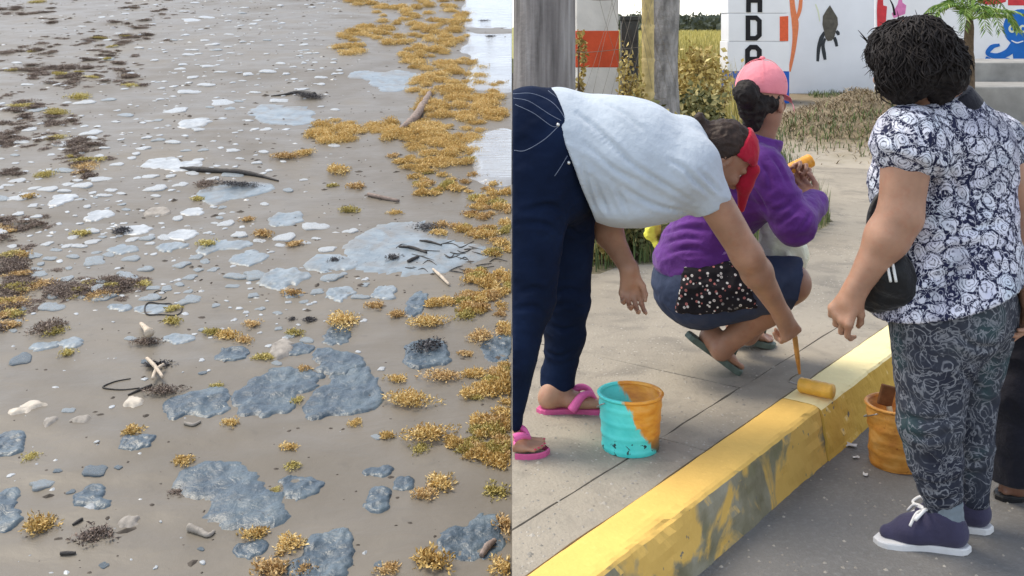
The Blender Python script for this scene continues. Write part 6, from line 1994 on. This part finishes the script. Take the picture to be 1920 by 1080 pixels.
o = put('fence_post', V, Fq, MATS['old_post_grey']); recentre(o); tag(o, 'rough grey fence post with peeling patches', 'post')
# wire netting between pole and posts
plain('rusty_wire', (.20, .17, .13), .7, .3, .2)
wf = thing('wire_fence', 'sagging wire netting stretched past the painted post', 'fence', (xpx(1150, 7.4), 7.4, WALK_Z))
for k, z in enumerate((.55, .95, 1.35, 1.72, 2.0)):
    put_tube('line_wire', curve_pts([(.37, 6.3, z), (xpx(1120, 7.7), 7.7, z - .03), (xpx(1247, 7.88), 7.88, z + .02)], 8), .0022, MATS['rusty_wire'], wf, 5)
parts = []
g = np.random.default_rng(3)
for k in range(12):
    for s_ in (1, -1):
        x0 = .42 + k * .072; x1 = x0 + s_ * .32
        if not (.40 < x1 < 1.15): continue
        z0, z1 = 1.05, 2.0
        f = lambda x: 6.35 + (x - .37) * 1.95
        V, Fq = tube_np(curve_pts([(x0, min(f(x0), 7.85), z0), ((x0 + x1) / 2 + g.normal(0, .01), min(f((x0 + x1) / 2), 7.86), (z0 + z1) / 2), (x1, min(f(x1), 7.85), z1)], 5), .0012, 4)
        parts.append((V, tri_split(Fq)))
V, T = join_np(parts); tag(put('netting', V, T, MATS['rusty_wire'], wf), kind='stuff')

# block pillar lettered A D A
d = 16.5
pl = thing('block_pillar', 'white block pillar with black letters reading down and a blue base', 'pillar', (xpx(1423, d), d, .3))
rowsb = [(182, 134, 1364, 1480, 'paint_blue'), (133.8, 77.8, 1364, 1480, 'wall_white'), (77.3, 25.1, 1366, 1479, 'wall_white'), (24.6, -27, 1365, 1480, 'wall_white'), (-28, -80, 1366, 1479, 'wall_white'), (-81, -133, 1365, 1480, 'wall_white')]
for (y0, y1, x0, x1, m) in rowsb:
    bm = bmesh.new(); zc = (zpx(y0, d) + zpx(y1, d)) / 2
    add_box(bm, ((xpx(x0, d) + xpx(x1, d)) / 2, d + .3, zc - (.06 if y0 == 182 else 0)), (xpx(x1, d) - xpx(x0, d), .6, zpx(y1, d) - zpx(y0, d) + (.12 if y0 == 182 else 0)), bevel=.008)
    bm_obj('block', bm, MATS[m], pl)
def letter(pts, faces, x0, y0, wd, ht):
    """a blocky stencil letter in one welded piece on a 7 x 11 raster"""
    bm = bmesh.new()
    P = [W(x0 + wd * a / 7.0, y0 + ht * b / 11.0, d) for a, b in pts]
    fr = [bm.verts.new((p[0], d - .012, p[2])) for p in P]; bk = [bm.verts.new((p[0], d - .0005, p[2])) for p in P]
    edges = {}
    for f in faces:
        bm.faces.new([fr[k] for k in f])
        for a, b in zip(f, f[1:] + f[:1]): edges[(a, b)] = edges.get((a, b), 0) + 1
    for (a, b) in edges:
        if (b, a) not in edges: bm.faces.new((fr[a], fr[b], bk[b], bk[a]))
    return bm_obj('letter', bm, MATS['paint_black'], pl)
DP = [(0, 0), (4.9, 0), (7, 2), (7, 9), (4.9, 11), (0, 11), (2, 2), (4.2, 2), (5, 2.8), (5, 8.2), (4.2, 9), (2, 9)]
DF = [[k, (k + 1) % 6, 6 + (k + 1) % 6, 6 + k] for k in range(6)]
AP = [(0, 2), (2, 0), (5, 0), (7, 2), (7, 7), (5, 7), (2, 7), (0, 7), (2, 2.8), (2.7, 2), (4.3, 2), (5, 2.8), (5, 5), (2, 5), (7, 11), (5, 11), (2, 11), (0, 11)]
AF = [[0, 1, 9, 8], [1, 2, 10, 9], [2, 3, 11, 10], [3, 4, 12, 11], [4, 5, 12], [5, 6, 13, 12], [6, 7, 13], [7, 0, 8, 13], [4, 14, 15, 5], [6, 16, 17, 7]]
letter(AP, AF, 1399, -26, 30, 49); letter(DP, DF, 1398, 29, 30, 47); letter(AP, AF, 1397, 84, 31, 49)
flat([(1462, 31), (1478, 30), (1478, 77), (1462, 77)], d, 'paint_orange_red', 'red_patch', pl)

# white painted wall with the turtle
d = 18.0
wl = thing('painted_wall', 'long white wall with a painted brown turtle and orange ribbon', 'wall', (xpx(1560, d), d, .3))
bm = bmesh.new(); add_box(bm, ((xpx(1470, d) + xpx(1640, d)) / 2, d + .1, 1.6), (xpx(1640, d) - xpx(1470, d), .2, 3.2), bevel=.01); bm_obj('wall', bm, MATS['wall_white_cool'], wl)
flat([(1556, 10), (1562, 20), (1570, 33), (1571, 46), (1567, 58), (1564, 70), (1559, 76), (1552, 77), (1547, 70), (1545, 58), (1542, 46), (1543, 30), (1550, 18)], d, 'paint_turtle', 'turtle_shell', wl, .01)
strip([(1546, 60), (1540, 72), (1535, 90), (1533, 115)], [5, 8, 7, 5], d, 'paint_turtle_leg', 'turtle_flipper', wl)
strip([(1547, 72), (1543, 85), (1545, 100), (1547, 112)], [4, 6, 7, 5], d, 'paint_turtle_leg', 'turtle_flipper', wl, .002)
strip([(1564, 70), (1567, 78), (1569, 87)], [6, 6, 5], d, 'paint_turtle_leg', 'turtle_flipper', wl)
strip([(1568, 58), (1571, 62), (1572, 66)], [5, 7, 4], d, 'paint_turtle_leg', 'turtle_head', wl)
strip([(1484, -8), (1487, 20), (1491, 45), (1490, 75), (1486, 105), (1480, 134)], [9, 10, 13, 9, 7, 5], d, 'paint_ribbon', 'ribbon', wl)
strip([(1502, -8), (1500, 15), (1496, 30), (1491, 40)], [6, 7, 6, 4], d, 'paint_ribbon', 'ribbon', wl, .003)
strip([(1529, 8), (1534, 22), (1537, 40)], [2, 2.5, 1.5], d, 'paint_eye', 'painted_stalk', wl)
# second wall, further back, with sea creatures
d = 20.0
w2 = thing('painted_wall', 'far white wall painted with a blue octopus and red band', 'wall', (xpx(1860, d), d, .4))
bm = bmesh.new(); add_box(bm, ((xpx(1641, d) + xpx(2200, d)) / 2, d + .1, 1.55), (xpx(2200, d) - xpx(1641, d), .2, 2.9), bevel=.01); bm_obj('wall', bm, MATS['wall_white'], w2)
flat([(1646, -15), (1655, -15), (1656, 10), (1663, 12), (1661, 40), (1657, 55), (1645, 56), (1644, 20)], d, 'paint_red', 'painted_coral', w2)
flat([(1688, -15), (1692, 5), (1699, 10), (1697, 26), (1676, 34), (1672, 26), (1683, 8)], d, 'paint_pink', 'painted_shell', w2)
flat([(1828, -20), (1886, -20), (1886, 3), (1872, 8), (1850, 9), (1834, 5)], d, 'paint_red', 'painted_boat', w2)
flat([(1890, -20), (2010, -20), (2010, 11), (1890, 10)], d, 'paint_red', 'painted_boat', w2)
flat(ellipse(1915, 52, 34, 35), d, 'paint_octopus', 'octopus_head', w2)
flat([(1895, 70), (1940, 70), (1942, 110), (1928, 128), (1912, 126), (1900, 110)], d, 'paint_octopus', 'octopus_body', w2, .009)
strip([(1902, 84), (1890, 98), (1870, 105), (1852, 100), (1860, 88), (1874, 84)], [16, 14, 11, 8, 9, 5], d, 'paint_octopus', 'octopus_arm', w2, .005)
strip([(1930, 84), (1942, 98), (1962, 105), (1980, 100)], [16, 14, 11, 8], d, 'paint_octopus', 'octopus_arm', w2, .005)
strip([(1848, 108), (1866, 115), (1886, 112), (1904, 118)], [5, 7, 8, 6], d, 'paint_octopus', 'octopus_arm', w2, .007)
for ex in (1897, 1917):
    e = flat(ellipse(ex, 54, 6.5, 7.5, 18), d, 'paint_eye', 'octopus_eye', w2, .012)
    flat(ellipse(ex + .5, 54, 3, 3.6, 14), d, 'paint_octopus', 'pupil', e, .016)
strip([(1896, 76), (1906, 80), (1918, 77)], [2, 2.5, 2], d, 'wall_white', 'octopus_mouth', w2, .010)

# low concrete steps at the right
st = thing('concrete_steps', 'low grey concrete steps below the octopus wall', 'steps', (xpx(1950, 15), 15, .2))
d = 15.0
for (d0, d1, y0, y1, m) in ((15.6, 17.4, 117, 190, 'concrete_grey'), (14.2, 15.57, 163, 230, 'concrete_grey'), (15.50, 15.585, 154, 166, 'gap_shade_dark')):
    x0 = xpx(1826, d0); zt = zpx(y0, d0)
    bm = bmesh.new(); add_box(bm, ((x0 + 12) / 2, (d0 + d1) / 2, zt / 2 if m != 'gap_shade_dark' else zt - .03), (12 - x0, d1 - d0, zt if m != 'gap_shade_dark' else .05), bevel=.02)
    bm_obj('step' if m != 'gap_shade_dark' else 'shadow_gap_strip', bm, MATS[m], st)  # the dark strip is added as colour for shade between the steps

# ------------------------------------------------------------------ vegetation
def leaf_mat(name, c0, c1, c2):
    t = NT(name)
    c = t.ramp(t.attr('tint'), [(.1, c0), (.5, c1), (.9, c2)])
    t.out(c, .6, .3); t.b.inputs['Transmission Weight'].default_value = 0
    return t.m
leaf_mat('bush_leaf', (.07, .085, .035), (.19, .18, .065), (.45, .37, .15))
leaf_mat('dry_leaf', (.22, .15, .05), (.48, .36, .11), (.62, .50, .20))
leaf_mat('grass_gold', (.24, .21, .06), (.50, .42, .12), (.66, .54, .20))
leaf_mat('grass_green', (.05, .08, .03), (.11, .16, .05), (.25, .26, .10))
leaf_mat('grass_straw', (.13, .10, .06), (.26, .20, .12), (.44, .35, .22))
leaf_mat('palm_leaf', (.05, .11, .018), (.13, .24, .035), (.34, .42, .12))
plain('bark_brown', (.12, .085, .055), .9, .2, .3, 20, .8, 60)
plain('far_tree', (.11, .125, .10), .9, .1, .3, .2, .2, 2)  # base colour lightened to carry distance haze
def leaves(n, c, rad, seed, L=(.03, .07), wr=.35, up=.2, shell=.5):
    g = np.random.default_rng(seed)
    nb = max(5, n // 40)
    bc = g.normal(0, .45, (nb, 3)); bc /= np.maximum(1, np.linalg.norm(bc, axis=1) / .8)[:, None]
    k = g.integers(0, nb, n)
    P = (bc[k] + g.normal(0, .2, (n, 3))) * np.asarray(rad) + np.asarray(c)
    d = g.normal(size=(n, 3)); d[:, 2] += up; d /= np.linalg.norm(d, axis=1)[:, None]
    s = np.cross(d, g.normal(size=(n, 3))); s /= np.linalg.norm(s, axis=1)[:, None]
    l = g.uniform(*L, n)[:, None]; w_ = l * wr
    b = np.cross(d, s)
    V = np.stack([P, P + d * l * .45 + s * w_, P + d * l - b * l * .15, P + d * l * .45 - s * w_], 1).reshape(-1, 3)
    o = np.arange(n) * 4
    T = np.concatenate([np.stack([o, o + 1, o + 2], 1), np.stack([o, o + 2, o + 3], 1)])
    tint = np.repeat(np.clip(.5 + g.normal(0, .18, n) + .35 * (g.random(nb)[k] - .5), 0, 1), 4)
    return V, T, tint
def blades(n, xy, zf, seed, H=(.1, .3), wd=.004, lean=.35):
    g = np.random.default_rng(seed)
    x, y = xy; z = zf(x, y)
    n = len(x)
    h = g.uniform(*H, n); a = g.uniform(0, 6.28, n); le = g.uniform(.1, 1, n) * lean * h
    dx, dy = np.cos(a), np.sin(a); sx, sy = -dy * wd, dx * wd
    B = np.stack([x, y, z], 1); s = np.stack([sx, sy, 0 * sx], 1)
    M_ = B + np.stack([dx * le * .35, dy * le * .35, h * .6], 1); Tp = B + np.stack([dx * le, dy * le, h], 1)
    V = np.stack([B - s, B + s, M_ + s * .8, M_ - s * .8, Tp], 1).reshape(-1, 3)
    o = np.arange(n) * 5
    T = np.concatenate([np.stack([o, o + 1, o + 2], 1), np.stack([o, o + 2, o + 3], 1), np.stack([o + 3, o + 2, o + 4], 1)])
    return V, T, np.repeat(np.clip(g.normal(.5, .22, n), 0, 1), 5)
def clipx(V, T, a):
    T = T[(V[T][:, :, 0] > .002).all(1)]; u, inv = np.unique(T, return_inverse=True)
    return V[u], inv.reshape(T.shape), a[u]
def plant(name, label, cat, base, fol, mat, stems, seed, group=None):
    root = thing(name, label, cat, base, group)
    V, T, a = clipx(*fol)
    put('foliage', V, T, MATS[mat], root, False, a)
    g = np.random.default_rng(seed); parts = []
    top = V.mean(0)
    for k in range(stems):
        e = V[g.integers(len(V))]
        parts.append(tube_np(curve_pts([base, np.array(base) * .6 + e * .4 + g.normal(0, .02, 3), e], 5), [.012, .011, .010, .008, .007, .006, .005, .004, .004, .003][:10], 5))
    Vs, Fs = join_np(parts); put('stem', Vs, tri_split(Fs), MATS['bark_brown'], root)
    return root
# shrubs behind the two painters
b0 = W(1312, 150, 9.4); plant('bush', 'ragged green and straw-coloured bush below the grass field', 'bush', (b0[0], 9.4, .2), leaves(1700, (b0[0], 9.4, .68), (.23, .3, .36), 1, (.03, .075)), 'bush_leaf', 14, 1)
b0 = W(1215, 210, 7.0); plant('bush', 'pale grey-green weed bush at the foot of the bamboo stake', 'bush', (b0[0], 7.0, .2), leaves(1500, (b0[0], 7.0, .62), (.24, .2, .36), 2, (.025, .06)), 'bush_leaf', 10, 2)
b0 = W(1178, 150, 7.3); plant('bush', 'dry orange-brown creeper around the dark metal post', 'creeper', (b0[0], 7.3, .2), leaves(500, (b0[0], 7.3, 1.05), (.10, .1, .30), 3, (.02, .045)), 'dry_leaf', 6, 3)
b0 = W(1092, 110, 7.6); plant('creeper', 'dry orange creeper climbing the left side of the red banded post', 'creeper', (b0[0], 7.6, .2), leaves(240, (b0[0], 7.75, 1.22), (.04, .05, .22), 4, (.02, .045)), 'dry_leaf', 4, 4)
b0 = W(1340, 110, 11.0); plant('bush', 'bright straw-yellow bush in front of the grass field', 'bush', (b0[0], 11.0, .2), leaves(2200, (b0[0] - .17, 11.0, .92), (.30, .4, .38), 5, (.03, .08)), 'dry_leaf', 12, 5)
b0 = W(1185, 430, 6.0); plant('weed', 'low dark green weed at the edge of the walk, seen under the bending woman', 'weed', (b0[0], 6.0, .2), leaves(1100, (b0[0], 6.05, .33), (.18, .14, .14), 6, (.025, .06)), 'bush_leaf', 8, 6)
b0 = W(1130, 440, 5.9); plant('weed', 'dry pale weed left of the dark green one at the edge of the walk', 'weed', (b0[0], 5.9, .2), leaves(600, (b0[0], 5.95, .30), (.14, .12, .12), 7, (.025, .055)), 'dry_leaf', 6, 7)
b0 = W(975, 520, 5.3); plant('weed', 'green weed at the edge of the walk beside the jeans', 'weed', (.14, 5.3, .2), leaves(700, (.12, 5.3, .30), (.12, .14, .16), 8, (.025, .06)), 'bush_leaf', 6, 8)
# grass: verge, field edge, heap of earth, wall foot
g = np.random.default_rng(21)
x = g.uniform(.01, 3.0, 9000); y = verge_edge(x) + .05 + 5.5 * g.random(9000) ** 1.4
k = x < 1.0 + .16 * y; x, y = x[k], y[k]
V, T, a = clipx(*blades(0, (x, y), verge_z, 1, (.05, .26)))
tag(put('grass', V, T, MATS['grass_green'], None, False, a), 'rough green grass on the verge', 'grass', kind='stuff')
x = g.uniform(1.2, 5.2, 9000); y = g.uniform(11.0, 30, 9000); k = (x > .10 * y) & (x < .215 * y); x, y = x[k], y[k]
V, T, a = clipx(*blades(0, (x, y), lambda x, y: np.full(len(x), .15), 2, (.35, .95), .007, .3))
tag(put('tall_grass', V, T, MATS['grass_gold'], None, False, a), 'tall golden grass standing in the field', 'grass', kind='stuff')
x = g.uniform(2, 45, 16000); y = 22 + 230 * g.random(16000) ** 1.8; x = y * g.uniform(.10, .24, 16000)
V, T, a = blades(0, (x, y), lambda x, y: np.full(len(x), .15), 3, (.4, .9), .03, .3)
tag(put('field_grass', V, T, MATS['grass_gold'], None, False, a), 'far yellow grass field', 'grass', kind='stuff')
x = np.concatenate([g.normal(4.1, .75, 6500), g.normal(3.0, .7, 1500)]); y = np.concatenate([g.normal(12.2, .8, 6500), g.normal(14.0, 1.3, 1500)])
k = (x > .5) & (y > 9) & (y < 17); x, y = x[k], y[k]
V, T, a = blades(0, (x, y), yard_z, 4, (.015, .06), .005, 3.5)
tag(put('dry_grass', V, T, MATS['grass_straw'], None, False, a), 'dry straw lying over the heap of earth', 'grass', kind='stuff')
x = np.concatenate([g.uniform(4.9, 6.2, 500), g.normal(4.6, .8, 900), g.uniform(2.6, 4.6, 500)]); y = np.concatenate([g.uniform(17.2, 17.9, 500), g.normal(11.1, .25, 900), g.normal(11.6, .3, 500)])
V, T, a = blades(0, (x, y), yard_z, 5, (.03, .11), .006, 1.0)
tag(put('weeds', V, T, MATS['grass_green'], None, False, a), 'green weeds at the wall foot and along the heap of earth', 'grass', kind='stuff')
# far trees on the horizon
parts = []
for k in range(150):
    y = g.uniform(240, 330); x = y * g.uniform(.08, .30)
    V, T, a = leaves(40, (x, y, .8 + g.uniform(.6, 2.6)), (g.uniform(2, 5), 2, g.uniform(.9, 2.0)), k, (.8, 1.6), .5)
    parts.append((V, T))
tag(put('far_woods', *join_np(parts), MATS['far_tree'], None, False), 'distant tree line beyond the field', 'woods', kind='stuff')
# palm in front of the far wall
d = 14.0
pr = thing('palm', 'young palm with arching green fronds behind the standing woman\'s head', 'palm', (xpx(1812, d), d, yard_z(np.array([xpx(1812, d)]), np.array([d]))[0]))
ctr = np.array((xpx(1818, d), d, zpx(38, d)))
put_tube('trunk', curve_pts([(ctr[0] - .05, d, .2), (ctr[0] - .02, d, .9), tuple(ctr)], 8), np.linspace(.10, .05, 17), MATS['bark_brown'], pr, 10, wob=.3)
g = np.random.default_rng(8)
for k in range(17):
    a = k * 2.39996; el = .25 + .9 * ((k * .618) % 1)
    h = np.array((math.cos(a), math.sin(a) * .9, 0)); L = g.uniform(.55, .85)
    C = curve_pts([ctr, ctr + h * L * .4 * math.cos(el) + (0, 0, L * .45 * math.sin(el)), ctr + h * L * .8 * math.cos(el * .7) + (0, 0, L * .35 * math.sin(el)), ctr + h * L * 1.0 + (0, 0, L * (.05 * math.sin(el) - .18))], 8)
    parts = [tube_np(C, np.linspace(.010, .003, len(C)), 5)]
    Vr, Fr = parts[0]; Tr = tri_split(Fr); V_, T_2, tn = [Vr], [Tr], [np.full(len(Vr), .6)]
    o_ = len(Vr)
    for i in range(3, len(C)):
        for s_ in (1, -1):
            tdir = unit(C[i] - C[i - 1]); sd = unit(np.cross(tdir, (0, 0, 1))) * s_
            dl = unit(tdir * .75 + sd * .8 + np.array((0, 0, -.15 + g.normal(0, .1)))); l = .20 * (1 - .5 * i / len(C)) * g.uniform(.8, 1.2); w_ = np.cross(dl, (0, 0, 1)) * .013
            p = C[i]; q = np.stack([p, p + dl * l * .5 + w_, p + dl * l - (0, 0, .03), p + dl * l * .5 - w_])
            V_.append(q); T_2.append(np.array([(0, 1, 2), (0, 2, 3)]) + o_); tn.append(np.full(4, np.clip(g.normal(.5, .2), 0, 1))); o_ += 4
    put('frond', np.concatenate(V_), np.concatenate(T_2), MATS['palm_leaf'], pr, False, np.concatenate(tn))
